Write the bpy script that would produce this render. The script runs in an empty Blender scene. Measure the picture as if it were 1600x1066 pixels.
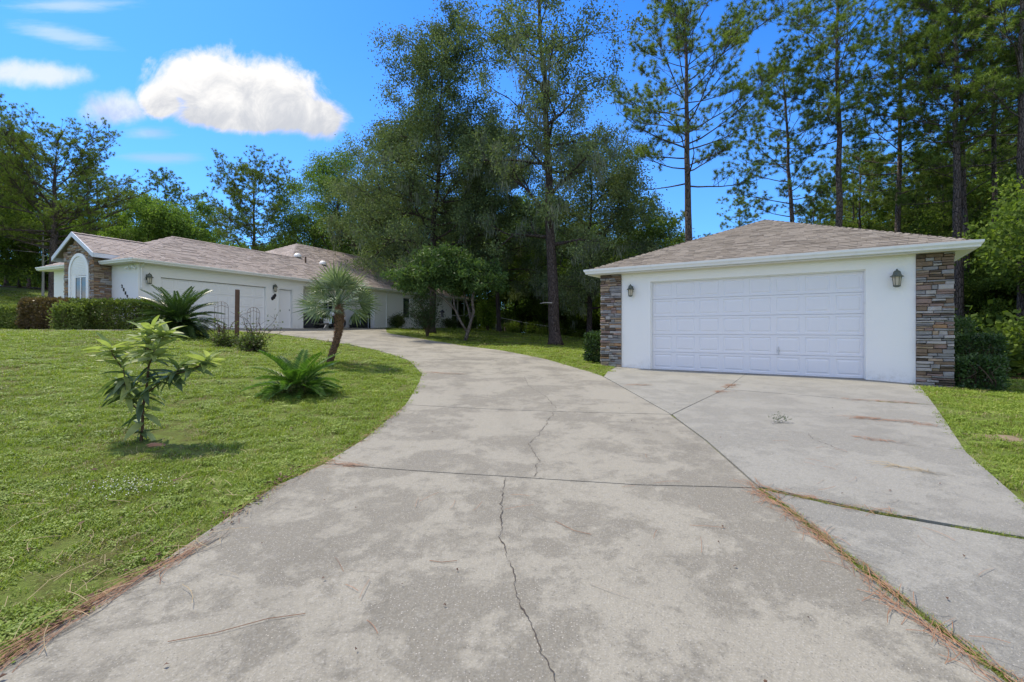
import bpy, bmesh, math, random
import numpy as np
from mathutils import Vector, Matrix, noise
random.seed(7); RNG = np.random.default_rng(11)
SC = bpy.context.scene; COL = SC.collection
R = math.radians; PI = math.pi

# ------------------------------------------------------------ camera
EYE = 1.097
cam_d = bpy.data.cameras.new('camera'); cam = bpy.data.objects.new('camera', cam_d); COL.objects.link(cam)
cam.location = (0, 0, EYE); cam.rotation_euler = (R(90), 0, 0)
cam_d.sensor_width = 36; cam_d.lens = 16.875; cam_d.shift_y = -0.0106
cam_d.clip_start = 0.05; cam_d.clip_end = 1500
SC.camera = cam

# ------------------------------------------------------------ sky, sun, exposure
SUN_EL, SUN_AZ = R(60), math.atan2(-0.82, 0.57)      # azimuth measured from +Y towards +X
world = bpy.data.worlds.new('World'); SC.world = world; world.use_nodes = True
wn = world.node_tree; wn.nodes.clear()
class NT:
    """tiny node helper"""
    def __init__(s, nt): s.nt = nt
    def n(s, t, **k):
        nd = s.nt.nodes.new(t)
        for a, b in k.items():
            if a == 'inp':
                for i, v in b.items():
                    if hasattr(v, 'is_linked') or isinstance(v, bpy.types.NodeSocket): s.nt.links.new(v, nd.inputs[i])
                    else: nd.inputs[i].default_value = v
            else: setattr(nd, a, b)
        return nd
    def m(s, op, a, b=0.0, c=None, clamp=False):
        nd = s.n('ShaderNodeMath', operation=op, use_clamp=clamp)
        for i, v in enumerate((a, b) if c is None else (a, b, c)):
            if isinstance(v, bpy.types.NodeSocket): s.nt.links.new(v, nd.inputs[i])
            else: nd.inputs[i].default_value = v
        return nd.outputs[0]
    def mix(s, f, a, b, bt='MIX'):
        nd = s.n('ShaderNodeMix', data_type='RGBA', blend_type=bt)
        for i, v in ((0, f), (6, a), (7, b)):
            if isinstance(v, bpy.types.NodeSocket): s.nt.links.new(v, nd.inputs[i])
            else: nd.inputs[i].default_value = v if i == 0 else (tuple(v) + (1,))[:4]
        return nd.outputs[2]
    def ramp(s, f, pts, interp='LINEAR'):
        nd = s.n('ShaderNodeValToRGB'); s.nt.links.new(f, nd.inputs[0]); e = nd.color_ramp.elements
        nd.color_ramp.interpolation = interp
        while len(e) < len(pts): e.new(0.5)
        for q, (p, c) in zip(e, pts):
            q.position = p; q.color = (tuple(c) + (1,))[:4] if hasattr(c, '__len__') else (c, c, c, 1)
        return nd.outputs[0]
    def noise(s, vec, scale, detail=4, rough=0.55, dist=0.0):
        nd = s.n('ShaderNodeTexNoise', inp={'Scale': scale, 'Detail': detail, 'Roughness': rough, 'Distortion': dist})
        if vec is not None: s.nt.links.new(vec, nd.inputs['Vector'])
        return nd.outputs[0]
    def smooth(s, v, a, b):
        nd = s.n('ShaderNodeMapRange', interpolation_type='SMOOTHSTEP'); s.nt.links.new(v, nd.inputs[0])
        nd.inputs[1].default_value = a; nd.inputs[2].default_value = b; return nd.outputs[0]
    def link(s, a, b): s.nt.links.new(a, b)
W_ = NT(wn)
sky = W_.n('ShaderNodeTexSky', sky_type='NISHITA', sun_disc=False, sun_elevation=SUN_EL, sun_rotation=SUN_AZ,
           altitude=0, air_density=1.0, dust_density=0.6, ozone_density=3.0)
hs = W_.n('ShaderNodeHueSaturation', inp={'Saturation': 1.25, 'Value': 1.0, 'Color': sky.outputs[0]})
gm = W_.mix(1.0, hs.outputs[0], (0.215, 0.435, 0.70), 'MULTIPLY')
tc = W_.n('ShaderNodeTexCoord'); sx = W_.n('ShaderNodeSeparateXYZ', inp={0: tc.outputs['Generated']})
ys = W_.m('MAXIMUM', sx.outputs[1], 0.05)
U = W_.m('DIVIDE', sx.outputs[0], ys); V = W_.m('DIVIDE', sx.outputs[2], ys)
cv = W_.n('ShaderNodeCombineXYZ', inp={0: U, 1: V}).outputs[0]
n1 = W_.noise(cv, 5.0, 6, 0.62); n2 = W_.noise(cv, 22.0, 5, 0.6)
nn = W_.m('ADD', W_.m('MULTIPLY', W_.m('SUBTRACT', n1, 0.5), 1.0), W_.m('MULTIPLY', W_.m('SUBTRACT', n2, 0.5), 0.8))
def lobe(px, py, rx, ry, rot=0):
    u0, v0 = (px-800)/750, (516-py)/750; rx /= 750; ry /= 750
    du = W_.m('SUBTRACT', U, u0); dv = W_.m('SUBTRACT', V, v0)
    if rot:
        c, s_ = math.cos(rot), math.sin(rot)
        a = W_.m('ADD', W_.m('MULTIPLY', du, c), W_.m('MULTIPLY', dv, s_)); b = W_.m('SUBTRACT', W_.m('MULTIPLY', dv, c), W_.m('MULTIPLY', du, s_))
        du, dv = a, b
    a = W_.m('DIVIDE', du, rx); b = W_.m('DIVIDE', dv, ry)
    return W_.m('SUBTRACT', 1.0, W_.m('SQRT', W_.m('ADD', W_.m('MULTIPLY', a, a), W_.m('MULTIPLY', b, b))))
def union(ls):
    r = ls[0]
    for l in ls[1:]: r = W_.m('SMOOTH_MAX', r, l, 0.15)
    return r
big = union([lobe(318, 128, 90, 58), lobe(355, 140, 80, 60), lobe(425, 148, 88, 58), lobe(492, 182, 62, 36, -0.25), lobe(252, 158, 44, 34), lobe(385, 185, 155, 24, -0.06)])
n4 = W_.noise(cv, 11.0, 8, 0.68, 0.6)
big = W_.m('ADD', W_.m('ADD', big, W_.m('MULTIPLY', nn, 0.55)), W_.m('MULTIPLY', W_.m('SUBTRACT', n4, 0.5), 0.9))
mb_ = W_.smooth(big, -0.08, 0.36)
soft = union([lobe(190, 168, 88, 34), lobe(60, 117, 100, 30), lobe(10, 112, 60, 28)])
soft = W_.m('ADD', soft, W_.m('MULTIPLY', nn, 1.0)); ms_ = W_.m('MULTIPLY', W_.smooth(soft, 0.05, 0.75), 0.75)
wis = union([lobe(95, 55, 105, 20, -0.22), lobe(235, 207, 55, 13), lobe(250, 247, 80, 14), lobe(110, 8, 130, 14)])
n3 = W_.noise(W_.n('ShaderNodeMapping', inp={'Vector': cv, 'Scale': (2.0, 12.0, 1.0), 'Rotation': (0, 0, 0.2)}).outputs[0], 4.0, 6, 0.65)
mw_ = W_.m('MULTIPLY', W_.smooth(W_.m('ADD', wis, W_.m('MULTIPLY', W_.m('SUBTRACT', n3, 0.5), 1.2)), 0.0, 0.9), 0.4)
front = W_.smooth(sx.outputs[1], 0.05, 0.2)
mask = W_.m('MULTIPLY', W_.m('MAXIMUM', mb_, W_.m('MAXIMUM', ms_, mw_)), front)
# added unseen clouds, masked out of the view, as white fill for shaded walls
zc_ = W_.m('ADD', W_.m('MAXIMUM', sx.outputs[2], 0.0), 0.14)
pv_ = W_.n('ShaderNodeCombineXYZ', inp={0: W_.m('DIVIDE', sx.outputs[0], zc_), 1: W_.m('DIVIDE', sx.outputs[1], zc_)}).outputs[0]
fill_clouds = W_.smooth(W_.noise(pv_, 1.3, 7, 0.6, 0.3), 0.42, 0.55)
fill_clouds = W_.m('MULTIPLY', fill_clouds, W_.m('MULTIPLY', W_.smooth(sx.outputs[1], 0.38, 0.05), W_.smooth(sx.outputs[2], -0.02, 0.06)))
mask = W_.m('MAXIMUM', mask, fill_clouds)
shade = W_.smooth(W_.m('ADD', V, W_.m('MULTIPLY', W_.m('SUBTRACT', n4, 0.5), 0.34)), 0.40, 0.54)
ccol = W_.mix(shade, (1.62, 1.68, 1.82), (2.6, 2.56, 2.52))
pal = W_.smooth(V, 0.75, 0.05)
gm = W_.mix(W_.m('MULTIPLY', pal, 0.30), gm, (0.90, 1.9, 3.35))
ccol = W_.mix(fill_clouds, ccol, (3.2, 3.15, 3.1))  # added clouds set brighter than the visible ones, for fill light
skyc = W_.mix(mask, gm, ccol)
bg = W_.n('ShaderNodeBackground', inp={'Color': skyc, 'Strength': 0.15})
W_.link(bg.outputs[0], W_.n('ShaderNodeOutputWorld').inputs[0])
sd = bpy.data.lights.new('sun', 'SUN'); sd.energy = 2.1; sd.angle = R(2.0); sd.color = (1.0, 0.90, 0.74)
sun = bpy.data.objects.new('sun', sd); COL.objects.link(sun)
sdir = Vector((math.cos(SUN_EL)*math.sin(SUN_AZ), math.cos(SUN_EL)*math.cos(SUN_AZ), math.sin(SUN_EL)))
sun.rotation_euler = sdir.to_track_quat('Z', 'Y').to_euler(); sun.location = (0, 0, 40)
SC.view_settings.view_transform = 'Standard'; SC.view_settings.look = 'None'
SC.view_settings.gamma = 1; SC.view_settings.use_curve_mapping = False
SC.view_settings.exposure = 1.42
SC.cycles.max_bounces = 8; SC.cycles.transparent_max_bounces = 8; SC.cycles.diffuse_bounces = 4

# ------------------------------------------------------------ object helpers
def tag(o, label=None, cat=None, group=None, kind=None):
    if label: o['label'] = label
    if cat: o['category'] = cat
    if group: o['group'] = group
    if kind: o['kind'] = kind
    return o
def empty(name, loc=(0, 0, 0), rz=0, **k):
    o = bpy.data.objects.new(name, None); COL.objects.link(o); o.empty_display_size = 0.2
    o.location = loc; o.rotation_euler = (0, 0, rz); return tag(o, **k)
def link(name, me, parent=None, loc=None, rot=None, scl=None):
    o = bpy.data.objects.new(name, me); COL.objects.link(o)
    if parent: o.parent = parent
    if loc is not None: o.location = loc
    if rot is not None: o.rotation_euler = rot
    if scl is not None: o.scale = scl if hasattr(scl, '__len__') else (scl,)*3
    return o
def copy_tree(o, parent=None):
    c = o.copy(); COL.objects.link(c); c.parent = parent
    for ch in list(o.children): copy_tree(ch, c)
    return c
def npmesh(name, V, F, mats, smooth=False, mi=None):
    """V (n,3), F (m,k)"""
    V = np.asarray(V, np.float32); F = np.asarray(F, np.int32); m, k = F.shape
    me = bpy.data.meshes.new(name); me.vertices.add(len(V)); me.vertices.foreach_set('co', V.ravel())
    me.loops.add(m*k); me.loops.foreach_set('vertex_index', F.ravel())
    me.polygons.add(m); me.polygons.foreach_set('loop_start', np.arange(m, dtype=np.int32)*k)
    if smooth: me.polygons.foreach_set('use_smooth', np.ones(m, bool))
    for x in (mats if isinstance(mats, (list, tuple)) else [mats]): me.materials.append(x)
    if mi is not None: me.polygons.foreach_set('material_index', np.asarray(mi, np.int32))
    me.update(calc_edges=True); me.validate(); return me
class MB:
    """collects shapes for one mesh"""
    def __init__(s): s.v = []; s.f = []; s.mi = []; s.cur = 0
    def add(s, vs, fs):
        b = len(s.v); s.v += [tuple(v) for v in vs]
        for f in fs: s.f.append([b+i for i in f]); s.mi.append(s.cur)
    def box(s, x0, x1, y0, y1, z0, z1, M=None):
        vs = [Vector((x, y, z)) for x in (x0, x1) for y in (y0, y1) for z in (z0, z1)]
        if M: vs = [M @ v for v in vs]
        s.add(vs, [(0, 1, 3, 2), (4, 6, 7, 5), (0, 4, 5, 1), (2, 3, 7, 6), (0, 2, 6, 4), (1, 5, 7, 3)])
    def prism(s, poly, z0, z1):
        n = len(poly); s.add([(p[0], p[1], z0) for p in poly]+[(p[0], p[1], z1) for p in poly],
              [tuple(range(n))[::-1], tuple(range(n, 2*n))]+[(i, (i+1) % n, (i+1) % n+n, i+n) for i in range(n)])
    def tube(s, pts, rad, n=6, cap=True):
        pts = [Vector(p) for p in pts]; b = len(s.v)
        if not hasattr(rad, '__len__'): rad = [rad]*len(pts)
        up = Vector((0.31, 0.17, 0.93)).normalized()
        for i, p in enumerate(pts):
            t = (pts[min(i+1, len(pts)-1)]-pts[max(i-1, 0)])
            t = t.normalized() if t.length > 1e-9 else Vector((0, 0, 1))
            a = t.cross(up) if abs(t.dot(up)) < 0.98 else t.cross(Vector((1, 0, 0)))
            a.normalize(); c = t.cross(a); up = a.cross(t) if False else up
            for k in range(n):
                q = 2*PI*k/n; s.v.append(tuple(p+(a*math.cos(q)+c*math.sin(q))*rad[i]))
        for i in range(len(pts)-1):
            for k in range(n):
                s.f.append([b+i*n+k, b+i*n+(k+1) % n, b+(i+1)*n+(k+1) % n, b+(i+1)*n+k]); s.mi.append(s.cur)
        if cap:
            s.f.append([b+k for k in range(n)][::-1]); s.f.append([b+(len(pts)-1)*n+k for k in range(n)]); s.mi += [s.cur]*2
    def lathe(s, prof, n=12, c=(0, 0, 0)):
        b = len(s.v)
        for r, z in prof:
            for k in range(n): q = 2*PI*k/n; s.v.append((c[0]+r*math.cos(q), c[1]+r*math.sin(q), c[2]+z))
        for i in range(len(prof)-1):
            for k in range(n): s.f.append([b+i*n+k, b+i*n+(k+1) % n, b+(i+1)*n+(k+1) % n, b+(i+1)*n+k]); s.mi.append(s.cur)
        s.f.append([b+k for k in range(n)][::-1]); s.f.append([b+(len(prof)-1)*n+k for k in range(n)]); s.mi += [s.cur]*2
    def mesh(s, name, mats, smooth=False):
        me = bpy.data.meshes.new(name); me.from_pydata(s.v, [], s.f)
        for x in (mats if isinstance(mats, (list, tuple)) else [mats]): me.materials.append(x)
        me.polygons.foreach_set('material_index', s.mi)
        if smooth: me.polygons.foreach_set('use_smooth', [True]*len(s.f))
        me.update(); return me
    def build(s, name, mats, parent=None, smooth=False, loc=None, rot=None, bevel=0):
        o = link(name, s.mesh(name, mats, smooth), parent, loc, rot)
        if bevel:
            m = o.modifiers.new('b', 'BEVEL'); m.width = bevel; m.segments = 2; m.limit_method = 'ANGLE'
        return o

# ------------------------------------------------------------ ground height
CP = np.array([(0,-6,-.45),(0,0,-.25),(-3,2,-.22),(4,2,-.2),(1.8,3.5,-.12),(0,5,-.14),(0,8,-.06),(0,11.5,.04),
(-2.2,11.6,.05),(5,9,-.03),(8,7,-.06),(7.8,10.6,-.01),(3.8,13.3,-.01),(9,9.8,-.1),(3.6,3.4,-.13),(8,3,-.18),(14,5,-.2),
(12,11.5,-.15),(18,14,-.6),(14,20,-.6),(25,25,-1),(11,15,-.2),(8,22,-.2),
(2,13,.02),(1.2,15,.15),(-.5,18.5,.3),(-3.1,23,.47),(-7,27,.93),(-2.9,13.7,.2),(-4.7,17,.36),(-7.4,20,.62),(-10.5,21.5,.93),
(-4.4,11.5,.24),(-3.6,7.8,.04),(-4,5.2,-.07),(-8,5,.08),(-8,9,.36),(-11,16,.92),(-14,17,1.08),(-18,17,1.08),(-8,14,.55),(-14,10,.72),(-14,6,.4),(-22,18,1.15),(-12,2,.15),(-25,8,.9),
(-15,20,1.15),(-12,22,1.1),(-8.5,30,1.16),(-5,38,1.2),(-12,40,1.2),(-20,28,1.2),(-4,30,.8),
(2.1,24,.35),(-2.3,24,.5),(-3,41,1.1),(-1.35,40.5,1.02),(1.2,40,.47),(3.7,40,.1),(6.9,40,-.6),(2.8,36,.63),(4.7,36,.48),(0,34,.85),(3.6,28,.4),(6,20,.05),
(-43,40,4.3),(-34,34,2.9),(-28,26,1.6),(-40,60,5),(-60,50,6),(-20,60,2),(0,60,0),(30,60,-1),(60,60,-1),(60,20,-1.5),(40,0,-1),(-40,0,1),(-60,10,2),(0,-20,-.8),(0,90,0),(-60,90,6),(60,90,-1)]
, float)
def _phi(r): return np.where(r > 0, r*r*np.log(np.maximum(r, 1e-9)), 0)
_n = len(CP); _A = np.zeros((_n+3, _n+3))
_A[:_n, :_n] = _phi(np.hypot(CP[:, None, 0]-CP[None, :, 0], CP[:, None, 1]-CP[None, :, 1]))+np.eye(_n)*.6
_A[:_n, _n] = 1; _A[:_n, _n+1:] = CP[:, :2]; _A[_n:, :_n] = _A[:_n, _n:].T
_W = np.linalg.solve(_A, np.r_[CP[:, 2], 0, 0, 0])
def H(x, y):
    x = np.clip(np.asarray(x, float), -60, 60); y = np.clip(np.asarray(y, float), -20, 90)
    out = _W[_n]+_W[_n+1]*x+_W[_n+2]*y
    for i in range(_n): out = out+_W[i]*_phi(np.hypot(x-CP[i, 0], y-CP[i, 1]))
    return out
def h(x, y): return float(H(x, y))
def inpoly(x, y, poly):
    r = np.zeros(np.shape(x), bool); n = len(poly)
    for i in range(n):
        (x1, y1), (x2, y2) = poly[i], poly[(i+1) % n]
        c = ((y1 > y) != (y2 > y)) & (x < (x2-x1)*(y-y1)/((y2-y1) or 1e-12)+x1); r ^= c
    return r

# ------------------------------------------------------------ materials
def mat(name):
    m = bpy.data.materials.new(name); m.use_nodes = True; m.node_tree.nodes.clear(); t = NT(m.node_tree)
    out = t.n('ShaderNodeOutputMaterial'); return m, t, out
def bumped(t, hgt, dist, strength=1.0):
    return t.n('ShaderNodeBump', inp={'Height': hgt, 'Distance': dist, 'Strength': strength}).outputs[0]
def plain(name, col, rough=0.6, metal=0.0, var=0.12, vs=6.0, bump=0.0, bs=80.0, spec=0.4, dirt=None):
    m, t, out = mat(name); co = t.n('ShaderNodeTexCoord').outputs['Object']
    f = t.noise(co, vs, 5, 0.6); c = t.mix(f, [v*(1-var) for v in col], [min(1, v*(1+var)) for v in col])
    if dirt:
        d = t.smooth(t.noise(co, dirt[0], 6, 0.65), 0.52, 0.75); c = t.mix(t.m('MULTIPLY', d, dirt[1]), c, dirt[2])
    p = t.n('ShaderNodeBsdfPrincipled', inp={'Base Color': c, 'Roughness': rough, 'Metallic': metal, 'Specular IOR Level': spec})
    if bump: t.link(bumped(t, t.noise(co, bs, 4, 0.6), bump), p.inputs['Normal'])
    t.link(p.outputs[0], out.inputs[0]); return m
def foliage(name, cols, trans=0.35, rough=0.6, spec=0.08, clump=0.7, obj=0.25):
    """cols: dark, mid, light.  Leaf to leaf, clump to clump and plant to plant variation."""
    m, t, out = mat(name); g = t.n('ShaderNodeNewGeometry'); co = t.n('ShaderNodeTexCoord').outputs['Object']
    oi = t.n('ShaderNodeObjectInfo').outputs['Random']
    f = t.m('ADD', t.m('MULTIPLY', g.outputs['Random Per Island'], 0.45), t.m('MULTIPLY', t.noise(co, clump, 3), 0.75))
    f = t.m('ADD', f, t.m('MULTIPLY', t.m('SUBTRACT', oi, 0.5), obj)); f = t.m('SUBTRACT', f, 0.1, clamp=True)
    c = t.ramp(f, [(0.15, cols[0]), (0.5, cols[1]), (0.85, cols[2])])
    p = t.n('ShaderNodeBsdfPrincipled', inp={'Base Color': c, 'Roughness': rough, 'Specular IOR Level': spec})
    tr = t.n('ShaderNodeBsdfTranslucent', inp={'Color': t.mix(1.0, c, (1.25, 1.35, 0.6), 'MULTIPLY')})
    mx = t.n('ShaderNodeMixShader', inp={0: trans, 1: p.outputs[0], 2: tr.outputs[0]})
    t.link(mx.outputs[0], out.inputs[0]); return m
def bark(name, a, b, sc=(6, 6, 1.5)):
    m, t, out = mat(name); co = t.n('ShaderNodeTexCoord').outputs['Object']
    mp = t.n('ShaderNodeMapping', inp={'Vector': co, 'Scale': sc}).outputs[0]
    v = t.n('ShaderNodeTexVoronoi', feature='DISTANCE_TO_EDGE', inp={'Vector': mp, 'Scale': 2.2}).outputs[0]
    f = t.noise(mp, 1.6, 6, 0.65); c = t.mix(f, a, b); c = t.mix(t.smooth(v, 0.12, 0.0), c, [x*0.35 for x in a])
    p = t.n('ShaderNodeBsdfPrincipled', inp={'Base Color': c, 'Roughness': 0.9, 'Specular IOR Level': 0.1})
    hh = t.m('ADD', t.m('MULTIPLY', t.smooth(v, 0.0, 0.25), 1.0), f)
    t.link(bumped(t, hh, 0.03), p.inputs['Normal']); t.link(p.outputs[0], out.inputs[0]); return m
def stucco(name, col):
    m, t, out = mat(name); co = t.n('ShaderNodeTexCoord').outputs['Object']
    f = t.noise(co, 1.3, 5, 0.6); c = t.mix(f, [v*0.95 for v in col], col)
    sep = t.n('ShaderNodeSeparateXYZ', inp={0: co})
    st = t.m('MULTIPLY', t.smooth(sep.outputs[2], 0.35, -0.02), t.smooth(t.noise(co, 7, 6, 0.7), 0.42, 0.7))
    c = t.mix(t.m('MULTIPLY', st, 0.35), c, (0.42, 0.38, 0.30))
    p = t.n('ShaderNodeBsdfPrincipled', inp={'Base Color': c, 'Roughness': 0.85, 'Specular IOR Level': 0.25})
    hh = t.m('ADD', t.noise(co, 38, 4, 0.6), t.m('MULTIPLY', t.noise(co, 6, 2), 0.5))
    t.link(bumped(t, hh, 0.006), p.inputs['Normal']); t.link(p.outputs[0], out.inputs[0]); return m
def concrete(name, light, dark, coolness=0.0):
    m, t, out = mat(name); g = t.n('ShaderNodeNewGeometry').outputs['Position']
    fl = t.n('ShaderNodeMapping', inp={'Vector': g, 'Scale': (1, 1, 0.2)}).outputs[0]
    big = t.noise(fl, 0.9, 6, 0.62, 0.4); mid = t.noise(fl, 4.2, 7, 0.68, 0.3); fine = t.noise(fl, 95, 3, 0.6); dots = t.noise(fl, 22, 7, 0.75)
    base = t.mix(t.m('ADD', t.m('MULTIPLY', big, 0.5), t.m('MULTIPLY', mid, 0.5)), [v*0.90 for v in light], [v*1.06 for v in light])
    # exposed darker patches with aggregate
    pf = t.m('ADD', t.m('MULTIPLY', big, 0.56), t.m('ADD', t.m('MULTIPLY', mid, 0.30), t.m('MULTIPLY', t.noise(fl, 17, 8, 0.78), 0.22))); pm = t.smooth(pf, 0.505, 0.60)
    c = t.mix(t.m('MULTIPLY', pm, 0.60), base, dark)
    sm = t.smooth(t.noise(t.n('ShaderNodeMapping', inp={'Vector': g, 'Scale': (1.6, 0.35, 1)}).outputs[0], 0.8, 4, 0.6), 0.5, 0.72)
    c = t.mix(t.m('MULTIPLY', sm, 0.30), c, [v*0.72 for v in dark])
    c = t.mix(t.m('MULTIPLY', t.smooth(dots, 0.47, 0.70), 0.42), c, [v*0.62 for v in light])
    vo = t.n('ShaderNodeTexVoronoi', feature='F1', inp={'Vector': fl, 'Scale': 85.0}); 
    sp = t.m('MULTIPLY', t.smooth(vo.outputs[0], 0.28, 0.16), t.smooth(t.n('ShaderNodeSeparateColor', inp={0: vo.outputs[1]}).outputs[0], 0.55, 0.62))
    c = t.mix(t.m('MULTIPLY', sp, t.m('ADD', 0.22, t.m('MULTIPLY', pm, 0.5))), c, (0.55, 0.52, 0.47))
    sp2 = t.m('MULTIPLY', t.smooth(vo.outputs[0], 0.34, 0.2), t.smooth(t.n('ShaderNodeSeparateColor', inp={0: vo.outputs[1]}).outputs[1], 0.72, 0.78))
    c = t.mix(t.m('MULTIPLY', sp2, 0.45), c, [v*0.45 for v in dark])
    c = t.mix(t.m('MULTIPLY', t.m('SUBTRACT', fine, 0.5), 0.5), c, (0.9, 0.9, 0.88))
    oi = t.n('ShaderNodeObjectInfo').outputs['Random']
    c = t.mix(t.m('MULTIPLY', oi, 0.16), c, (0.19, 0.183, 0.168))
    p = t.n('ShaderNodeBsdfPrincipled', inp={'Base Color': c, 'Roughness': 0.88, 'Specular IOR Level': 0.25})
    hh = t.m('ADD', t.m('MULTIPLY', fine, 0.35), t.m('ADD', t.m('MULTIPLY', t.noise(fl, 24, 5, 0.65), 0.9), t.m('MULTIPLY', pm, -0.35)))
    t.link(bumped(t, hh, 0.011), p.inputs['Normal']); t.link(p.outputs[0], out.inputs[0]); return m
def shingle_mat(name, cols):
    m, t, out = mat(name); g = t.n('ShaderNodeNewGeometry'); co = t.n('ShaderNodeTexCoord').outputs['Object']
    oi = t.n('ShaderNodeObjectInfo').outputs['Random']; gp = g.outputs['Position']
    f = t.m('FRACT', t.m('ADD', t.m('MULTIPLY', oi, 3.7), g.outputs['Random Per Island']))
    c = t.ramp(f, [(0.0, cols[0]), (0.35, cols[1]), (0.7, cols[2]), (1.0, cols[3])])
    c = t.mix(t.m('MULTIPLY', t.noise(gp, 130, 3, 0.7), 0.45), c, [v*0.5 for v in cols[1]])
    c = t.mix(t.m('MULTIPLY', t.smooth(t.noise(gp, 0.7, 5, 0.6), 0.45, 0.75), 0.12), c, [v*0.5 for v in cols[0]])
    p = t.n('ShaderNodeBsdfPrincipled', inp={'Base Color': c, 'Roughness': 0.95, 'Specular IOR Level': 0.15})
    t.link(bumped(t, t.noise(gp, 150, 3, 0.7), 0.004), p.inputs['Normal']); t.link(p.outputs[0], out.inputs[0]); return m
M = {}
M['wall'] = stucco('white_stucco', (0.88, 0.87, 0.83)); M['hdoor'] = plain('white_door_paint', (0.85, 0.845, 0.83), 0.5, var=0.02, vs=2)
M['door'] = plain('door_paint', (0.77, 0.765, 0.775), 0.45, var=0.03, vs=2, bump=0.001, bs=60)
M['trim'] = plain('white_trim', (0.80, 0.80, 0.77), 0.4, var=0.04, vs=3, dirt=(5, 0.25, (0.45, 0.44, 0.38)))
M['soffit'] = plain('soffit_vinyl', (0.76, 0.74, 0.64), 0.6, var=0.05)
M['grey_trim'] = plain('grey_white_trim', (0.62, 0.66, 0.72), 0.5, var=0.04)
M['conc'] = concrete('old_concrete', (0.268, 0.253, 0.207), (0.117, 0.108, 0.086)); M['conc2'] = concrete('apron_concrete', (0.252, 0.247, 0.217), (0.166, 0.163, 0.143))
M['soil'] = plain('joint_soil', (0.055, 0.042, 0.03), 0.95, var=0.4, vs=9, bump=0.01, bs=40)
M['crack'] = plain('crack_dark', (0.06, 0.05, 0.042), 0.95, var=0.3)
M['shing1'] = shingle_mat('garage_shingle', [(0.18, 0.158, 0.132), (0.22, 0.195, 0.165), (0.262, 0.236, 0.205), (0.145, 0.126, 0.107)])
M['shing2'] = shingle_mat('house_shingle', [(0.37, 0.32, 0.29), (0.41, 0.35, 0.315), (0.45, 0.40, 0.37), (0.31, 0.265, 0.24)])
M['glass'] = plain('dark_window_glass', (0.03, 0.045, 0.05), 0.06, var=0.2, vs=1, spec=0.8)
M['blind'] = plain('window_blind', (0.16, 0.22, 0.22), 0.25, var=0.1, spec=0.7)
M['char'] = plain('charcoal_metal', (0.035, 0.037, 0.045), 0.55, var=0.15)
M['black'] = plain('black_paint', (0.012, 0.012, 0.014), 0.4); M['metal'] = plain('galvanised_metal', (0.52, 0.54, 0.54), 0.45, spec=0.6)
M['rust'] = plain('rusty_wire', (0.12, 0.08, 0.06), 0.7); M['patina'] = plain('verdigris_bronze', (0.11, 0.125, 0.10), 0.5, metal=0.4, var=0.4, vs=30)
M['amber'] = plain('frosted_amber_glass', (0.52, 0.46, 0.34), 0.35, var=0.15, vs=12)
M['post'] = plain('weathered_post', (0.115, 0.065, 0.045), 0.85, var=0.35, vs=5, bump=0.006, bs=30)
M['chrome'] = plain('chrome', (0.75, 0.76, 0.78), 0.15, metal=1.0); M['bike'] = plain('white_motorcycle_paint', (0.62, 0.64, 0.70), 0.25)
M['rubber'] = plain('rubber', (0.02, 0.02, 0.02), 0.8)
ST = [plain('stone_%s' % n_, c_, 0.85, var=0.35, vs=9, bump=0.012, bs=26) for n_, c_ in (
    ('grey', (0.25, 0.24, 0.23)), ('pale', (0.36, 0.335, 0.31)), ('buff', (0.34, 0.26, 0.18)), ('brown', (0.19, 0.135, 0.09)),
    ('umber', (0.095, 0.07, 0.05)), ('rose', (0.25, 0.175, 0.145)), ('rust', (0.34, 0.205, 0.11)))]
M['barkp'] = bark('pine_bark', (0.105, 0.085, 0.075), (0.20, 0.165, 0.145), (5, 5, 1.4)); M['barko'] = bark('oak_bark', (0.07, 0.055, 0.05), (0.13, 0.105, 0.095), (7, 7, 1.8))
M['barkl'] = bark('pale_bark', (0.17, 0.14, 0.12), (0.32, 0.285, 0.25), (10, 10, 3)); M['twig'] = plain('twig', (0.09, 0.06, 0.04), 0.9, var=0.3)
M['pine'] = foliage('pine_needles', [(0.084, 0.125, 0.036), (0.170, 0.243, 0.053), (0.315, 0.386, 0.084)], 0.22, 0.7, 0.05, 0.45)
M['oak'] = foliage('oak_leaves', [(0.072, 0.101, 0.054), (0.126, 0.173, 0.081), (0.234, 0.293, 0.113)], 0.24, 0.7, 0.06, 0.5)
M['broad'] = foliage('broad_leaves', [(0.064, 0.108, 0.029), (0.126, 0.208, 0.046), (0.234, 0.342, 0.071)], 0.4, 0.65, 0.07, 0.5)
M['under'] = foliage('understory_leaves', [(0.053, 0.087, 0.025), (0.105, 0.163, 0.036), (0.218, 0.299, 0.053)], 0.4, 0.65, 0.07, 0.45)
M['lime'] = foliage('bright_young_leaves', [(0.08, 0.14, 0.02), (0.16, 0.24, 0.035), (0.25, 0.33, 0.06)], 0.45)
M['glossy'] = foliage('glossy_tree_leaves', [(0.034, 0.066, 0.024), (0.066, 0.126, 0.040), (0.146, 0.211, 0.060)], 0.32, 0.5, 0.15, 0.8)
M['moss'] = foliage('hanging_moss', [(0.112, 0.131, 0.106), (0.163, 0.188, 0.144), (0.237, 0.250, 0.188)], 0.3, 0.8, 0.05)
M['hedge'] = foliage('hedge_leaves', [(0.045, 0.063, 0.021), (0.092, 0.133, 0.030), (0.194, 0.245, 0.052)], 0.3, 0.45, 0.3, 2.5)
M['hedger'] = foliage('red_hedge_leaves', [(0.063, 0.049, 0.029), (0.108, 0.081, 0.040), (0.179, 0.125, 0.054)], 0.3, 0.45, 0.25, 2.5)
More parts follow.
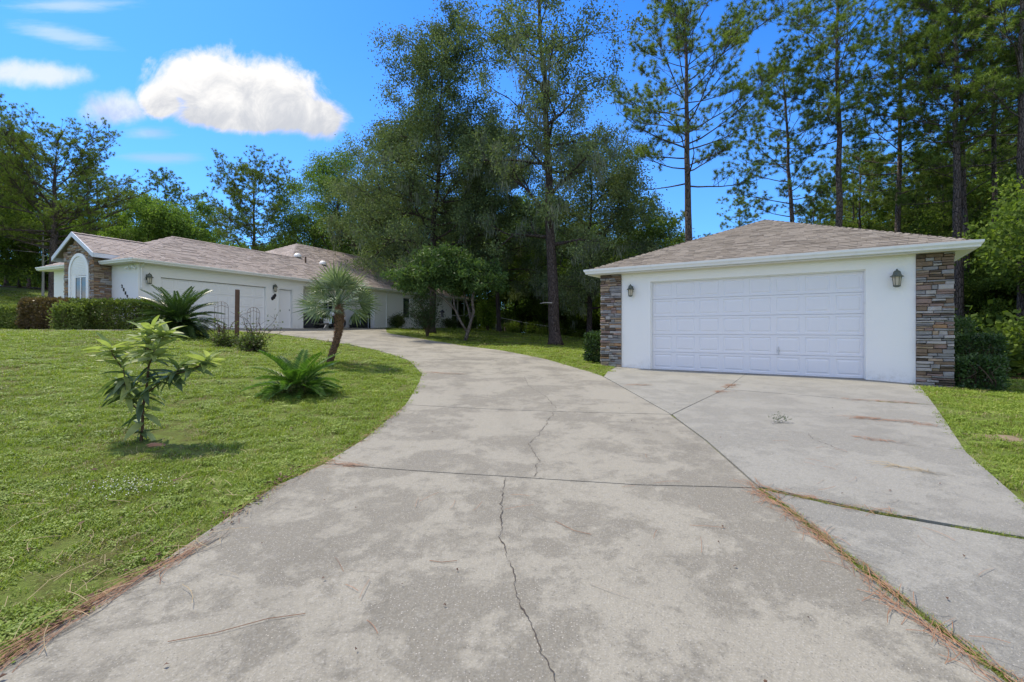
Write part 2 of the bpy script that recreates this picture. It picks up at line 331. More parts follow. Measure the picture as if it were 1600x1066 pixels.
M['hedgey'] = foliage('pale_shrub_leaves', [(0.07, 0.10, 0.03), (0.13, 0.18, 0.04), (0.22, 0.27, 0.09)], 0.35, 0.5, 0.2, 2.0)
M['hedged'] = foliage('dark_hedge_leaves', [(0.024, 0.046, 0.016), (0.049, 0.095, 0.027), (0.095, 0.169, 0.047)], 0.25, 0.4, 0.35, 2.5)
M['sago'] = foliage('sago_leaflets', [(0.023, 0.049, 0.014), (0.049, 0.095, 0.023), (0.094, 0.158, 0.036)], 0.22, 0.35, 0.4, 0.8)
M['sago2'] = foliage('bright_sago_leaflets', [(0.037, 0.088, 0.015), (0.077, 0.163, 0.025), (0.138, 0.250, 0.044)], 0.35, 0.4, 0.3, 2.5)
M['palm'] = foliage('fan_palm_leaflets', [(0.069, 0.103, 0.055), (0.138, 0.193, 0.103), (0.276, 0.331, 0.207)], 0.22, 0.45, 0.35, 2.5)
M['fibre'] = plain('palm_fibre', (0.27, 0.16, 0.105), 0.95, var=0.5, vs=14, bump=0.02, bs=25)
M['leafy'] = foliage('young_tree_light_leaf', [(0.20, 0.26, 0.09), (0.30, 0.36, 0.14), (0.42, 0.47, 0.24)], 0.4, 0.45, 0.25, 3, 0.6)
M['leafd'] = foliage('young_tree_dark_leaf', [(0.06, 0.10, 0.045), (0.12, 0.175, 0.075), (0.22, 0.28, 0.14)], 0.3, 0.4, 0.3, 3, 0.6)
M['needle'] = plain('dry_pine_needles', (0.25, 0.135, 0.075), 0.75, var=0.4, vs=12); M['straw'] = plain('straw', (0.30, 0.235, 0.13), 0.8, var=0.4, vs=12)
M['deadleaf'] = plain('dead_leaf', (0.10, 0.055, 0.035), 0.8, var=0.5, vs=9); M['palewood'] = plain('pale_dead_wood', (0.38, 0.36, 0.33), 0.85, var=0.2)
M['flower'] = plain('tiny_white_petals', (0.75, 0.75, 0.70), 0.7)
def grassmat(name, cols, trans=0.35):
    m, t, out = mat(name); g = t.n('ShaderNodeNewGeometry'); gp = g.outputs['Position']; oi = t.n('ShaderNodeObjectInfo').outputs['Random']
    f = t.m('ADD', t.m('MULTIPLY', t.m('ADD', t.m('MULTIPLY', t.noise(gp, 0.8, 5, 0.6), .55), t.m('MULTIPLY', t.noise(gp, 2.6, 3, 0.6), .45)), 0.80), t.m('ADD', t.m('MULTIPLY', oi, 0.35), t.m('MULTIPLY', g.outputs['Random Per Island'], 0.25)))
    f = t.m('SUBTRACT', f, 0.15, clamp=True)
    c = t.ramp(f, [(0.2, cols[0]), (0.45, cols[1]), (0.65, cols[2]), (0.85, cols[3])])
    p = t.n('ShaderNodeBsdfPrincipled', inp={'Base Color': c, 'Roughness': 0.5, 'Specular IOR Level': 0.2})
    tr = t.n('ShaderNodeBsdfTranslucent', inp={'Color': t.mix(1.0, c, (1.2, 1.25, 0.6), 'MULTIPLY')})
    t.link(t.n('ShaderNodeMixShader', inp={0: trans, 1: p.outputs[0], 2: tr.outputs[0]}).outputs[0], out.inputs[0]); return m
M['grass'] = grassmat('lawn_grass', [(0.186, 0.167, 0.051), (0.175, 0.254, 0.036), (0.226, 0.311, 0.047), (0.339, 0.362, 0.096)])
M['weed'] = grassmat('lawn_weed', [(0.113, 0.169, 0.028), (0.175, 0.254, 0.040), (0.237, 0.322, 0.056), (0.305, 0.373, 0.090)])
M['dry'] = grassmat('dry_grass', [(0.16, 0.13, 0.05), (0.24, 0.20, 0.09), (0.30, 0.26, 0.13), (0.36, 0.32, 0.18)], 0.2)
def groundmat():
    m, t, out = mat('lawn_ground'); gp = t.n('ShaderNodeNewGeometry').outputs['Position']
    a = t.noise(gp, 0.8, 5, 0.6); b = t.noise(gp, 9, 6, 0.7); f = t.m('ADD', t.m('MULTIPLY', a, 0.5), t.m('MULTIPLY', b, 0.5))
    c = t.ramp(f, [(0.3, (0.14, 0.10, 0.05)), (0.42, (0.115, 0.13, 0.035)), (0.55, (0.15, 0.21, 0.042)), (0.75, (0.23, 0.27, 0.065))])
    c = t.mix(t.m('MULTIPLY', t.smooth(t.noise(gp, 55, 4, 0.7), 0.45, 0.7), 0.5), c, (0.06, 0.06, 0.02))
    at = t.n('ShaderNodeAttribute', attribute_name='woods').outputs['Fac']
    fl = t.mix(t.noise(gp, 3, 6, 0.7), (0.045, 0.032, 0.018), (0.10, 0.07, 0.035)); c = t.mix(at, c, fl)
    p = t.n('ShaderNodeBsdfPrincipled', inp={'Base Color': c, 'Roughness': 0.95, 'Specular IOR Level': 0.1})
    t.link(bumped(t, t.noise(gp, 40, 5, 0.7), 0.03), p.inputs['Normal']); t.link(p.outputs[0], out.inputs[0]); return m
M['ground'] = groundmat()
# ------------------------------------------------------------ paving outlines (metres)
PAVE = [(-2.0,-3),(-1.98,1.86),(-1.98,2.2),(-1.93,2.68),(-1.88,3.82),(-1.72,4.42),(-1.62,5.3),(-1.61,7.28),(-1.7,8.2),(-1.87,9.68),(-2.13,11.4),(-2.93,13.72),(-4.79,17.1),(-6.1,18.55),(-7.3,19.56),
        (-10.5,21.1),(-12.8,20.3),(-13.35,18.6),(-13.5,17.0),(-14.2,16.25),(-19,16.3),(-19,17.3),(-15.2,17.2),(-14.5,17.9),(-14.3,19.1),(-14.6,20.0),(-9.2,32.2),(-8.4,31.9),(-6.73,26.56),(-5.42,25.4),(-3.03,22.76),(-.5,18.64),(1.1,15.1),(1.98,12.4),(2.14,11.4),
        (3.1,13.9),(8.5,10.2),(6.34,7.22),(4.37,4.62),(3.56,3.34),(3.2,2.72),(3.05,1.5),(3.0,-3)]
SLABS = [
 ('conc', [(-2.0,-3),(-1.98,1.86),(-1.98,2.2),(-1.93,2.68),(-1.88,3.82),(-1.72,4.40),(-.05,4.02),(1.0,3.74),(1.85,3.62),(1.85,3.26),(1.79,2.46),(1.77,1.76),(1.78,-3)]),
 ('conc', [(-1.72,4.42),(-1.62,5.3),(-1.61,7.28),(.6,6.85),(2.15,6.56),(2.05,5.14),(1.86,3.64),(1.0,3.76),(-.05,4.04)]),
 ('conc', [(-1.61,7.30),(-1.7,8.2),(-1.87,9.68),(-2.13,11.4),(2.13,10.35),(2.16,6.58),(.6,6.87)]),
 ('conc', [(-2.14,11.42),(-2.5,12.5),(-2.93,13.72),(-3.1,14.1),(1.1,15.1),(1.7,13.4),(1.98,12.4),(2.12,11.4),(2.13,10.37)]),
 ('conc', [(-3.11,14.12),(-4.0,15.7),(-4.79,17.1),(-6.1,18.55),(-3.03,22.76),(-1.9,20.8),(-.5,18.64),(1.08,15.12)]),
 ('conc', [(-6.12,18.57),(-7.3,19.56),(-8.9,20.4),(-10.5,21.1),(-7.9,27.6),(-7.1,27.2),(-6.73,26.56),(-5.42,25.4),(-3.03,22.80)]),
 ('conc', [(-10.52,21.12),(-12.8,20.3),(-14.5,19.9),(-14.6,20.0),(-10.9,28.2),(-9.6,31.2),(-9.2,32.2),(-8.4,31.9),(-7.12,27.25),(-7.92,27.62)]),
 ('conc', [(-12.8,20.28),(-13.35,18.6),(-13.5,17.0),(-14.2,16.25),(-19,16.3),(-19,17.3),(-15.2,17.2),(-14.5,17.9),(-14.3,19.1),(-14.5,19.88)]),
 ('conc2', [(1.89,3.66),(2.08,5.14),(2.17,6.34),(2.7,5.92),(3.33,5.44),(4.36,4.62),(3.56,3.34),(3.26,2.76),(3.03,2.84),(2.92,2.90),(2.38,3.22),(2.18,3.40)]),
 ('conc2', [(2.18,6.36),(2.2,6.56),(4.0,9.0),(5.75,7.5),(6.33,7.2),(4.38,4.64),(3.33,5.46),(2.7,5.94)]),
 ('conc2', [(4.02,9.02),(5.7,11.72),(5.93,12.05),(8.58,10.2),(8.3,9.8),(6.34,7.22),(5.75,7.52)]),
 ('conc2', [(2.188,6.578),(2.16,11.24),(2.5,12.5),(3.05,13.85),(3.2,13.86),(5.9,12.07),(5.69,11.73),(3.99,9.01)]),
 ('conc2', [(1.89,3.58),(1.89,3.26),(1.83,2.46),(1.81,1.76),(1.82,-3),(3.0,-3),(3.05,1.5),(3.2,2.70),(3.01,2.80),(2.92,2.84),(2.38,3.15),(2.18,3.32)]),
]
def drape(poly, step, lift, bottom=None):
    bm = bmesh.new(); vs = [bm.verts.new((x, y, 0)) for x, y in poly]; f = bm.faces.new(vs)
    xs = [p[0] for p in poly]; ys_ = [p[1] for p in poly]
    for ax, lo, hi in ((0, min(xs), max(xs)), (1, min(ys_), max(ys_))):
        k = math.floor(lo/step)+1
        while k*step < hi:
            co = [0, 0, 0]; no = [0, 0, 0]; co[ax] = k*step+.0007; no[ax] = 1
            bmesh.ops.bisect_plane(bm, geom=bm.verts[:]+bm.edges[:]+bm.faces[:], plane_co=co, plane_no=no); k += 1
    bmesh.ops.recalc_face_normals(bm, faces=bm.faces[:])
    if bm.faces[:][0].normal.z < 0: bmesh.ops.reverse_faces(bm, faces=bm.faces[:])
    if bottom is not None:
        ed = [e for e in bm.edges if e.is_boundary]
        r = bmesh.ops.extrude_edge_only(bm, edges=ed)
        low = [v for v in r['geom'] if isinstance(v, bmesh.types.BMVert)]
    else: low = []
    lows = set(low); allv = bm.verts[:]
    z = H(np.array([v.co.x for v in allv]), np.array([v.co.y for v in allv]))
    for v, q in zip(allv, z): v.co.z = q+(bottom if v in lows else lift)
    bmesh.ops.triangulate(bm, faces=bm.faces[:])
    me = bpy.data.meshes.new('sheet'); bm.to_mesh(me); bm.free(); return me
def inset(poly, d):
    n = len(poly); a = sum(poly[i][0]*poly[(i+1) % n][1]-poly[(i+1) % n][0]*poly[i][1] for i in range(n)); sg = 1 if a > 0 else -1
    out = []
    for i in range(n):
        p0, p1, p2 = Vector(poly[i-1]), Vector(poly[i]), Vector(poly[(i+1) % n])
        e1 = (p1-p0).normalized(); e2 = (p2-p1).normalized(); n1_ = Vector((-e1.y, e1.x))*sg; n2_ = Vector((-e2.y, e2.x))*sg
        b = n1_+n2_; b = b/max(0.5, b.length_squared)*2 if b.length > 1e-6 else n1_
        out.append(tuple(p1+b*d))
    return out

# ground sheet: fine near, coarse far
GOR = Vector((7.81, 10.6)); GU = Vector((.829, -.56)); GV = Vector((.56, .829))
HOR = Vector((-14.95, 19.2)); HD = Vector((.4058, .914)); HP = Vector((-.914, .4058))
def G(a, b): p = GOR+GU*a+GV*b; return (p.x, p.y)
def HS(t, s): p = HOR+HD*t+HP*s; return (p.x, p.y)
def axis(lo, hi, fl, fh, fine, grow):
    a = [fl]; 
    while a[-1] < fh: a.append(a[-1]+fine)
    st = fine; x = a[-1]
    while x < hi: st *= grow; x += st; a.append(x)
    st = fine; x = fl; b = []
    while x > lo: st *= grow; x -= st; b.append(x)
    return np.array(b[::-1]+a)
gx = axis(-260, 260, -16, 12, .25, 1.16); gy = axis(-60, 300, 0, 28, .25, 1.16)
GX, GY = np.meshgrid(gx, gy); GZ = H(GX, GY)
hous = inpoly(GX, GY, [HS(-.3, -.0), HS(27.6, .2), HS(27.6, 12.4), HS(-.3, 12.4)]); GZ = np.where(hous, np.minimum(GZ, 0.6), GZ)
gar = inpoly(GX, GY, [G(-6.2, .3), G(1.4, .3), G(1.4, 8.3), G(-6.2, 8.3)]); GZ = np.where(gar, np.minimum(GZ, -.25), GZ)
rng = np.random.default_rng(3)
bump_ = rng.normal(0, .006, GZ.shape); GZ = GZ+np.where((GX > -16) & (GX < 12) & (GY < 28), bump_, 0)
ny, nx = GX.shape; idx = np.arange(nx*ny).reshape(ny, nx)
F_ = np.stack([idx[:-1, :-1], idx[:-1, 1:], idx[1:, 1:], idx[1:, :-1]], -1).reshape(-1, 4)
me = npmesh('lawn', np.stack([GX, GY, GZ], -1).reshape(-1, 3), F_, M['ground'], True)
def woods(x, y):
    """1 where the floor is leaf litter under trees"""
    a = (y > 44) & (x < 20); b = (x > 8) & (y > 13.2+.35*np.maximum(0, 12-x)) & (x*.829*1.0+0 > 0); c = (x > 3) & (y > 37.5); d = (x > 15) & (y > 11.2); e = (x < -30) & (y > 46); k = (x > 6.5) & (y > 25) 
    return ((a & (x > -26)) | (b & (y > 12)) | c | d | e | k).astype(float)
at = me.attributes.new('woods', 'FLOAT', 'POINT'); at.data.foreach_set('value', woods(GX, GY).ravel().astype(np.float32))
tag(link('lawn', me), kind='structure')
drv = empty('driveway', kind='structure')
bed = drape(inset(PAVE, .03), .5, -.006); bed.materials.append(M['soil']); link('gravel_bed', bed, drv)
for k, (mk, pl) in enumerate(SLABS):
    me = drape(inset(pl, -.004), .3 if k in (0, 1, 8, 9, 12) else .5, .022+.0015*(k % 3), -.05); me.materials.append(M[mk])
    link('concrete_slab', me, drv)
# cracks: narrow ragged open seams
def crack(pts, w, lift=.0275):
    P = [];
    for i in range(len(pts)-1):
        a, b = Vector(pts[i]), Vector(pts[i+1]); n = max(2, int((b-a).length/.018))
        for k in range(n): q_ = a.lerp(b, k/n); P.append(q_+Vector((.030*noise.noise(Vector((q_.y*5, 1, w*900)))+.016*noise.noise(Vector((q_.y*23, 4, 0)))+random.gauss(0, .0022), random.gauss(0, .002))))
    P.append(Vector(pts[-1])); vs = []; fs = []
    for i, p in enumerate(P):
        t_ = (P[min(i+1, len(P)-1)]-P[max(0, i-1)]).normalized(); nrm = Vector((-t_.y, t_.x)); ww = w*max(.12, .85+1.5*noise.noise(Vector((p.x*9, p.y*9, 2))))*random.uniform(.6, 1.3)*(0.3 if i in (0, len(P)-1) else 1)
        for sgn in (-1, 1): q = p+nrm*ww*sgn; vs.append((q.x, q.y, h(q.x, q.y)+lift))
    for i in range(len(P)-1): fs.append((2*i, 2*i+1, 2*i+3, 2*i+2))
    m = MB(); m.add(vs, fs); return m
for pts, w in (([(-.05,4.0),(-.08,3.34),(-.06,2.86),(0.0,2.48),(.03,2.24),(.09,2.02),(.15,1.78),(.2,1.2)], .0022),
               ([(.6,6.8),(.32,5.52),(.16,5.1),(.25,4.44),(.18,4.0)], .0028), ([(.67,7.1),(.55,8.32),(.32,9.48),(.29,10.9)], .003),
               ([(3.34,5.4),(3.2,5.1),(3.22,4.7)], .002)):
    crack(pts, w).build('crack', M['crack'], drv)

# ------------------------------------------------------------ stones, shingles, profiles
def stone_geo(x0, x1, z0, z1, proud, back, rnd):
    """irregular dressed stone: front face at y=-proud, back at y=back"""
    g = .0035; xs = [x0+g, x0+g+.012, x1-g-.012, x1-g]; zs = [z0+g, z0+g+.008, z1-g-.008, z1-g]
    if x1-x0 > .2: xs.insert(2, (x0+x1)/2+rnd.uniform(-.04, .04))
    nx_, nz = len(xs), len(zs); vs = []; fs = []
    for j, z in enumerate(zs):
        for i, x in enumerate(xs):
            edge = i in (0, nx_-1) or j in (0, nz-1)
            vs.append((x+rnd.uniform(-.002, .002), -(proud-(.010 if edge else 0)+rnd.uniform(-.007, .007)), z+rnd.uniform(-.005, .005)))
    for j in range(nz-1):
        for i in range(nx_-1): a = j*nx_+i; fs.append((a, a+1, a+nx_+1, a+nx_))
    ring = [i for i in range(nx_)]+[j*nx_+nx_-1 for j in range(1, nz)]+[(nz-1)*nx_+i for i in range(nx_-2, -1, -1)]+[j*nx_ for j in range(nz-2, 0, -1)]
    b = len(vs)
    for r in ring: vs.append((vs[r][0], back, vs[r][2]))
    for k in range(len(ring)): k2 = (k+1) % len(ring); fs.append((ring[k2], ring[k], b+k, b+k2))
    return vs, fs
def courses(x0, x1, z0, z1, hr, wr, rnd):
    z = z0
    while z < z1-.02:
        hh = rnd.uniform(*hr); 
        if z+hh > z1-.025: hh = z1-z
        x = x0
        while x < x1-.02:
            w = rnd.uniform(*wr)*(1.0 if hh > .05 else 1.25)
            if x+w > x1-.09: w = x1-x
            if hh > .075 and rnd.random() < .5:      # two thin pieces beside a tall one
                c = z+hh*rnd.uniform(.4, .6); yield x, x+w, z, c; yield x, x+w, c, z+hh
            else: yield x, x+w, z, z+hh
            x += w
        z += hh
def pickst(rnd, z, zt):
    w = [5, 4, 2.2, 2.2, 1.2, 2.6, .5] if z < zt*.8 else [2, 1, 2.5, 4, 2, 1.5, .4]
    return rnd.choices(range(7), w)[0]
def veneer(parent, x0, x1, z0, z1, hr, wr, seed, place=lambda v: v):
    """individual stones as sub-parts"""
    rnd = random.Random(seed)
    for a, b, c, d in courses(x0, x1, z0, z1, hr, wr, rnd):
        if a <= x0+.001 and x0 < -3: a -= rnd.uniform(0, .022)
        if b >= x1-.001 and x0 > 0: b += rnd.uniform(0, .022)
        vs, fs = stone_geo(a, b, c+rnd.uniform(-.004, .007), d-rnd.uniform(-.003, .006), rnd.uniform(.028, .070), -.004, rnd); k = pickst(rnd, c, z1)
        mm = MB(); mm.add([place(v) for v in vs], fs); link('stone', mm.mesh('stone', ST[k]), parent)
def tile_rows(poly, e, up, expo, wid, rnd, off=0.0):
    """poly: planar face, e: unit along the eave, up: unit up the slope"""
    O = Vector(poly[0]); e = Vector(e).normalized(); up = Vector(up).normalized()
    P2 = [((Vector(p)-O).dot(e), (Vector(p)-O).dot(up)) for p in poly]; n = e.cross(up)
    vmax = max(p[1] for p in P2)
    def rng_at(v):
        xs = []
        for i in range(len(P2)):
            (a, b), (c, d) = P2[i], P2[(i+1) % len(P2)]
            if (b-v)*(d-v) <= 0 and abs(b-d) > 1e-9: xs.append(a+(c-a)*(v-b)/(d-b))
        return (min(xs), max(xs)) if xs else None
    r = 0; v = 0.0
    while v < vmax-.02:
        g = rng_at(min(v+expo*.5, vmax-.001))
        if g:
            x = g[0]-rnd.uniform(0, wid)
            while x < g[1]:
                w = rnd.choice((.55, .8, 1.0, 1.2))*wid
                a, b = max(x, g[0]), min(x+w, g[1])
                if b-a > .03: yield r, O+e*a+up*v+n*off, a, b, (a == x and b == x+w), w
                x += w
        v += expo; r += 1
def wedge(w, L, t):
    g = .003; return [(g, 0, 0), (w-g, 0, 0), (g, 0, t), (w-g, 0, t), (g, L, .0015), (w-g, L, .0015)], [(0, 1, 3, 2), (2, 3, 5, 4), (0, 2, 4), (1, 5, 3)]
def shingle_face(parent, poly, e, up, expo, wid, matl, seed, nobj=0, stuff=None, thick=.009):
    rnd = random.Random(seed); e = Vector(e).normalized(); up = Vector(up).normalized(); n = e.cross(up)
    Rm = Matrix((e, up, n)).transposed().to_4x4(); cache = {}; cnt = 0
    for r, p, a, b, full, w in tile_rows(poly, e, up, expo, wid, rnd, .004):
        t = thick*rnd.choice((.8, 1.0, 1.5))
        if cnt < nobj and full:
            key = (round(w, 3), t)
            if key not in cache:
                m = MB(); m.add(*wedge(w, expo+.018, t)); cache[key] = m.mesh('shingle', matl)
            o = link('shingle', cache[key], parent); o.matrix_local = Matrix.Translation(p) @ Rm; cnt += 1
        else:
            vs, fs = wedge(b-a, expo+.018, t); stuff.add([p+e*v[0]+up*v[1]+n*v[2] for v in vs], fs)
    return cnt
def caps(mb, a, b, L=.22, w=.14, t=.014):
    """ridge/hip cap pieces from a (low) to b (high)"""
    a, b = Vector(a), Vector(b); d = (b-a).normalized(); side = d.cross(Vector((0, 0, 1))).normalized(); n = side.cross(d).normalized()
    if n.z < 0: n = -n
    k = 0
    while k*L < (b-a).length:
        p = a+d*k*L; q = a+d*min((k+1)*L+.03, (b-a).length); dn = n*(-w*.33)
        vs = [p+n*(t+.01), p+side*w+dn+n*t, p-side*w+dn+n*t, q+n*.008, q+side*w+dn+n*.004, q-side*w+dn+n*.004, p-n*.004, p+side*w+dn, p-side*w+dn]
        mb.add(vs, [(0, 3, 4, 1), (0, 2, 5, 3), (0, 1, 7, 6), (0, 6, 8, 2)]); k += 1
def sweep(path, prof, closed=False, z=0):
    """path: xy points, prof: (outward offset, height), outward = right of travel; mitred"""
    n = len(path); m = MB(); vs = []
    for i in range(n):
        p = Vector(path[i]); a = Vector(path[i-1]) if (i or closed) else None; b = Vector(path[(i+1) % n]) if (i < n-1 or closed) else None
        nn_ = []
        if a is not None: d = (p-a).normalized(); nn_.append(Vector((d.y, -d.x)))
        if b is not None: d = (b-p).normalized(); nn_.append(Vector((d.y, -d.x)))
        o = nn_[0] if len(nn_) == 1 else (nn_[0]+nn_[1])/(1+nn_[0].dot(nn_[1]))
        for f, zz in prof: q = p+o*f; vs.append((q.x, q.y, zz+z))
    k = len(prof); fs = []
    for i in range(n if closed else n-1):
        for j in range(k-1): a = i*k+j; b = ((i+1) % n)*k+j; fs.append((a, a+1, b+1, b))
    if not closed: fs += [tuple(range(k))[::-1], tuple((n-1)*k+j for j in range(k))]
    m.add(vs, fs); return m
GUT = [(.0, .0), (.0, -.115), (.055, -.125), (.062, -.09), (.095, -.045), (.10, .004), (.088, .004), (.083, -.03), (.012, -.04), (.012, .0)]

# ------------------------------------------------------------ detached garage
gar_o = empty('detached_garage', (GOR.x, GOR.y, 0), math.atan2(-.56, .829), label='white stucco detached garage with wide panelled door and stone corner piers', cat='garage')
D_ = 8.6; X0, X1 = -6.26, 1.445
m = MB()
m.box(-5.7, -4.8, 0.003, .2, -.15, 2.70); m.box(0, .90, 0.003, .2, -.15, 2.70); m.box(-4.8, 0, .003, .2, 2.44, 2.70)
m.box(X0+.01, -5.7, .06, .2, -.3, 2.70); m.box(.90, X1-.01, .06, .2, -.3, 2.70)
m.box(X0+.01, X0+.21, .2, D_, -.3, 2.70); m.box(X1-.21, X1-.01, .2, D_, -.3, 2.70); m.box(X0+.21, X1-.21, D_-.2, D_, -.3, 2.70)
m.build('wall', M['wall'], gar_o)
m = MB(); m.box(X0, X1, .02, D_, -1.2, .012); m.build('floor_slab', M['conc2'], gar_o)
for a, b, sd_ in ((X0, -5.637, 5), (.852, X1, 9)):
    pier = MB(); pier.box(a, b, -.002, .058, -.45, 2.695); pier.cur = 0
    pb = pier.build('stone_pier', M['crack'], gar_o, loc=(0, 0, 0))
    veneer(pb, a, b, -.35 if sd_ == 9 else -.2, 2.69, (.045, .105), (.10, .33), sd_)
# the door: tile for each panel
dr = MB(); dr.box(-4.8, 0, .135, .16, 0.0, 2.435); door = dr.build('garage_door', M['door'], gar_o)
def panel_mesh(w, hh):
    def ring(ix, y): return [(ix, y, ix), (w-ix, y, ix), (w-ix, y, hh-ix), (ix, y, hh-ix)]
    rows = [[(0, .022, 0), (w, .022, 0), (w, .022, hh), (0, .022, hh)], [(0, .004, .004), (w, .004, .004), (w, .004, hh-.004), (0, .004, hh-.004)],
            [(.0, 0, .008), (w, 0, .008), (w, 0, hh-.008), (.0, 0, hh-.008)], ring(.058, 0), ring(.068, .011), ring(.085, .011), ring(.115, .001)]
    vs = [p for r in rows for p in r]; fs = []
    for i in range(len(rows)-1):
        for k in range(4): a = i*4+k; b = i*4+(k+1) % 4; fs.append((a, b, b+4, a+4))
    fs.append(tuple((len(rows)-1)*4+k for k in range(4))); mm = MB(); mm.add(vs, fs); return mm.mesh('door_panel', M['door'])
pm_ = panel_mesh(.598, .4845)
for i in range(8):
    for j in range(5): link('door_panel', pm_, door, (-4.792+i*.598, .112, .012+j*.4845))
m = MB(); m.box(-1.71, -1.685, .085, .112, .50, .70); m.box(-1.725, -1.67, .10, .113, .585, .615); m.build('door_handle', M['metal'], door, bevel=.004)
m = MB(); m.box(-4.795, -.005, .10, .135, -.002, .011); m.build('rubber_seal', M['black'], door)
# stop mouldings in the reveal
m = MB(); m.box(-4.8, -4.775, .06, .105, .0, 2.44); m.box(-.025, 0, .06, .105, 0, 2.44); m.box(-4.775, -.025, .06, .105, 2.415, 2.44); m.build('door_stop', M['trim'], gar_o)
# eaves
o_ = .29; ex0, ex1, ey0, ey1 = X0-o_, X1+o_, -o_, D_+o_; ZE = 2.845
loop = [(ex0, ey0), (ex1, ey0), (ex1, ey1), (ex0, ey1)]
m = MB(); m.box(ex0, ex1, ey0, ey1, 2.700, 2.716); m.build('soffit', M['soffit'], gar_o)
sweep(loop, [(-.025, 0), (-.025, -.15), (0, -.15), (0, 0)], True, ZE).build('fascia', M['trim'], gar_o)
sweep(loop, [(f+.001, z) for f, z in GUT], True, ZE+.005).build('gutter', M['trim'], gar_o)
hw = (ex1-ex0)/2; xm = (ex0+ex1)/2; ZA = 4.57; ya, yb = ey0+hw, ey1-hw
A_, B_, C_, D4 = (ex0, ey0, ZE), (ex1, ey0, ZE), (ex1, ey1, ZE), (ex0, ey1, ZE); P_, Q_ = (xm, ya, ZA), (xm, yb, ZA)
m = MB(); m.add([A_, B_, C_, D4, P_, Q_], [(0, 1, 4), (1, 2, 5, 4), (2, 3, 5), (3, 0, 4, 5)]); roof = m.build('roof', M['shing1'], gar_o)
st = MB(); sl = Vector((0, hw, ZA-ZE)).normalized()
shingle_face(roof, [A_, B_, P_], (1, 0, 0), sl, .14, .30, M['shing1'], 3, 285, st)
shingle_face(roof, [D4, A_, P_, Q_], (0, -1, 0), (sl.y, 0, sl.z), .14, .30, M['shing1'], 4, 0, st)
shingle_face(roof, [B_, C_, Q_, P_], (0, 1, 0), (-sl.y, 0, sl.z), .14, .30, M['shing1'], 5, 0, st)
shingle_face(roof, [C_, D4, Q_], (-1, 0, 0), (0, -sl.y, sl.z), .14, .30, M['shing1'], 6, 0, st)
for a in ((A_, P_), (B_, P_), (C_, Q_), (D4, Q_), (P_, Q_)): caps(st, *a)
tag(st.build('shingle_field', M['shing1'], roof), kind='stuff')
m = MB(); m.box(X0, X1, -.035, .002, 2.655, 2.699); 
m = MB(); m.box(-5.637, .852, -.022, .001, 2.66, 2.699); m.build('frieze_board', M['soffit'], gar_o)

# lanterns
def lantern(name_parent_label, loc, rz, s=1.0, matl='patina'):
    t = empty('wall_lantern', loc, rz, label=name_parent_label, cat='wall lamp', group='outdoor wall lanterns')
    def sc(pr): return [(r*s, z*s) for r, z in pr]
    m = MB(); m.box(-.045*s, .045*s, -.012, 0, -.07*s, .11*s); m.tube([(0, -.01, .06*s), (0, -.06*s, .12*s), (0, -.11*s, .11*s), (0, -.12*s, .07*s)], .008*s, 6); m.build('bracket', M[matl], t, bevel=.003)
    c = (0, -.12*s, 0)
    m = MB(); m.lathe(sc([(.115, .0), (.112, .012), (.075, .04), (.068, .06), (.06, .10), (.04, .125), (.018, .135), (.014, .155), (.001, .165)]), 8, c); m.build('cap', M[matl], t)
    m = MB(); m.lathe(sc([(.052, -.175), (.064, -.09), (.07, .0)]), 8, c); m.build('glass', M['amber'], t)
    m = MB()
    for k in range(6): q = 2*PI*k/6; ca, sa = math.cos(q), math.sin(q); m.tube([(c[0]+.056*s*ca, c[1]+.056*s*sa, -.18*s), (c[0]+.074*s*ca, c[1]+.074*s*sa, 0)], .0055*s, 4)
    m.lathe(sc([(.02, -.21), (.05, -.2), (.066, -.185), (.066, -.172), (.03, -.17)]), 8, c); m.build('cage', M[matl], t)
    return t
gr_ = math.atan2(-.56, .829)
lx, ly = G(-5.33, 0); lantern('bronze wall lantern beside the left stone pier of the detached garage', (lx, ly, 2.235), gr_, .95)
lx, ly = G(.53, 0); lantern('bronze wall lantern with amber glass near the right stone pier of the garage', (lx, ly, 2.23), gr_, 1.05)

# ------------------------------------------------------------ house
ZH = 1.2
hs_o = empty('white_house', (HOR.x, HOR.y, ZH), math.atan2(.914, .4058), label='long single storey white stucco house with pinkish shingle hip roof', cat='house')
TW = 2.58
m = MB(); m.box(0, 8.22, 0, 6.4, -1.2, 0); m.box(8.22, 14.15, 1.2, 12.8, -1.2, 0); m.box(14.15, 27.6, 0, 12.8, -1.2, 0); m.box(-.62, 0, 1.87, 3.99, -1.2, 0); m.build('foundation', M['wall'], hs_o)
m = MB(); w = .2
m.box(0, .84, 0, w, 0, TW); m.box(.84, 5.86, 0, w, 2.1, TW); m.box(5.86, 6.62, 0, w, 0, TW); m.box(6.62, 7.46, 0, w, 2.06, TW); m.box(7.46, 8.22, 0, w, 0, TW)
m.box(8.02, 8.22, w, 1.2, 0, TW); m.box(8.22, 10.9, 1.2, 1.4, 0, TW); m.box(10.9, 11.7, 1.2, 1.4, 0, .95); m.box(10.9, 11.7, 1.2, 1.4, 2.1, TW); m.box(11.7, 14.15, 1.2, 1.4, 0, TW)
m.box(14.15, 14.35, .2, .35, 0, TW); m.box(14.15, 14.35, .35, 1.05, 2.05, TW); m.box(14.15, 14.35, 1.05, 1.2, 0, TW)
m.box(14.15, 17.3, 0, w, 0, TW); m.box(17.3, 18.15, 0, w, 0, .79); m.box(17.3, 18.15, 0, w, 2.29, TW); m.box(18.15, 24.1, 0, w, 0, TW); m.box(23.9, 24.1, w, 3, 0, TW)
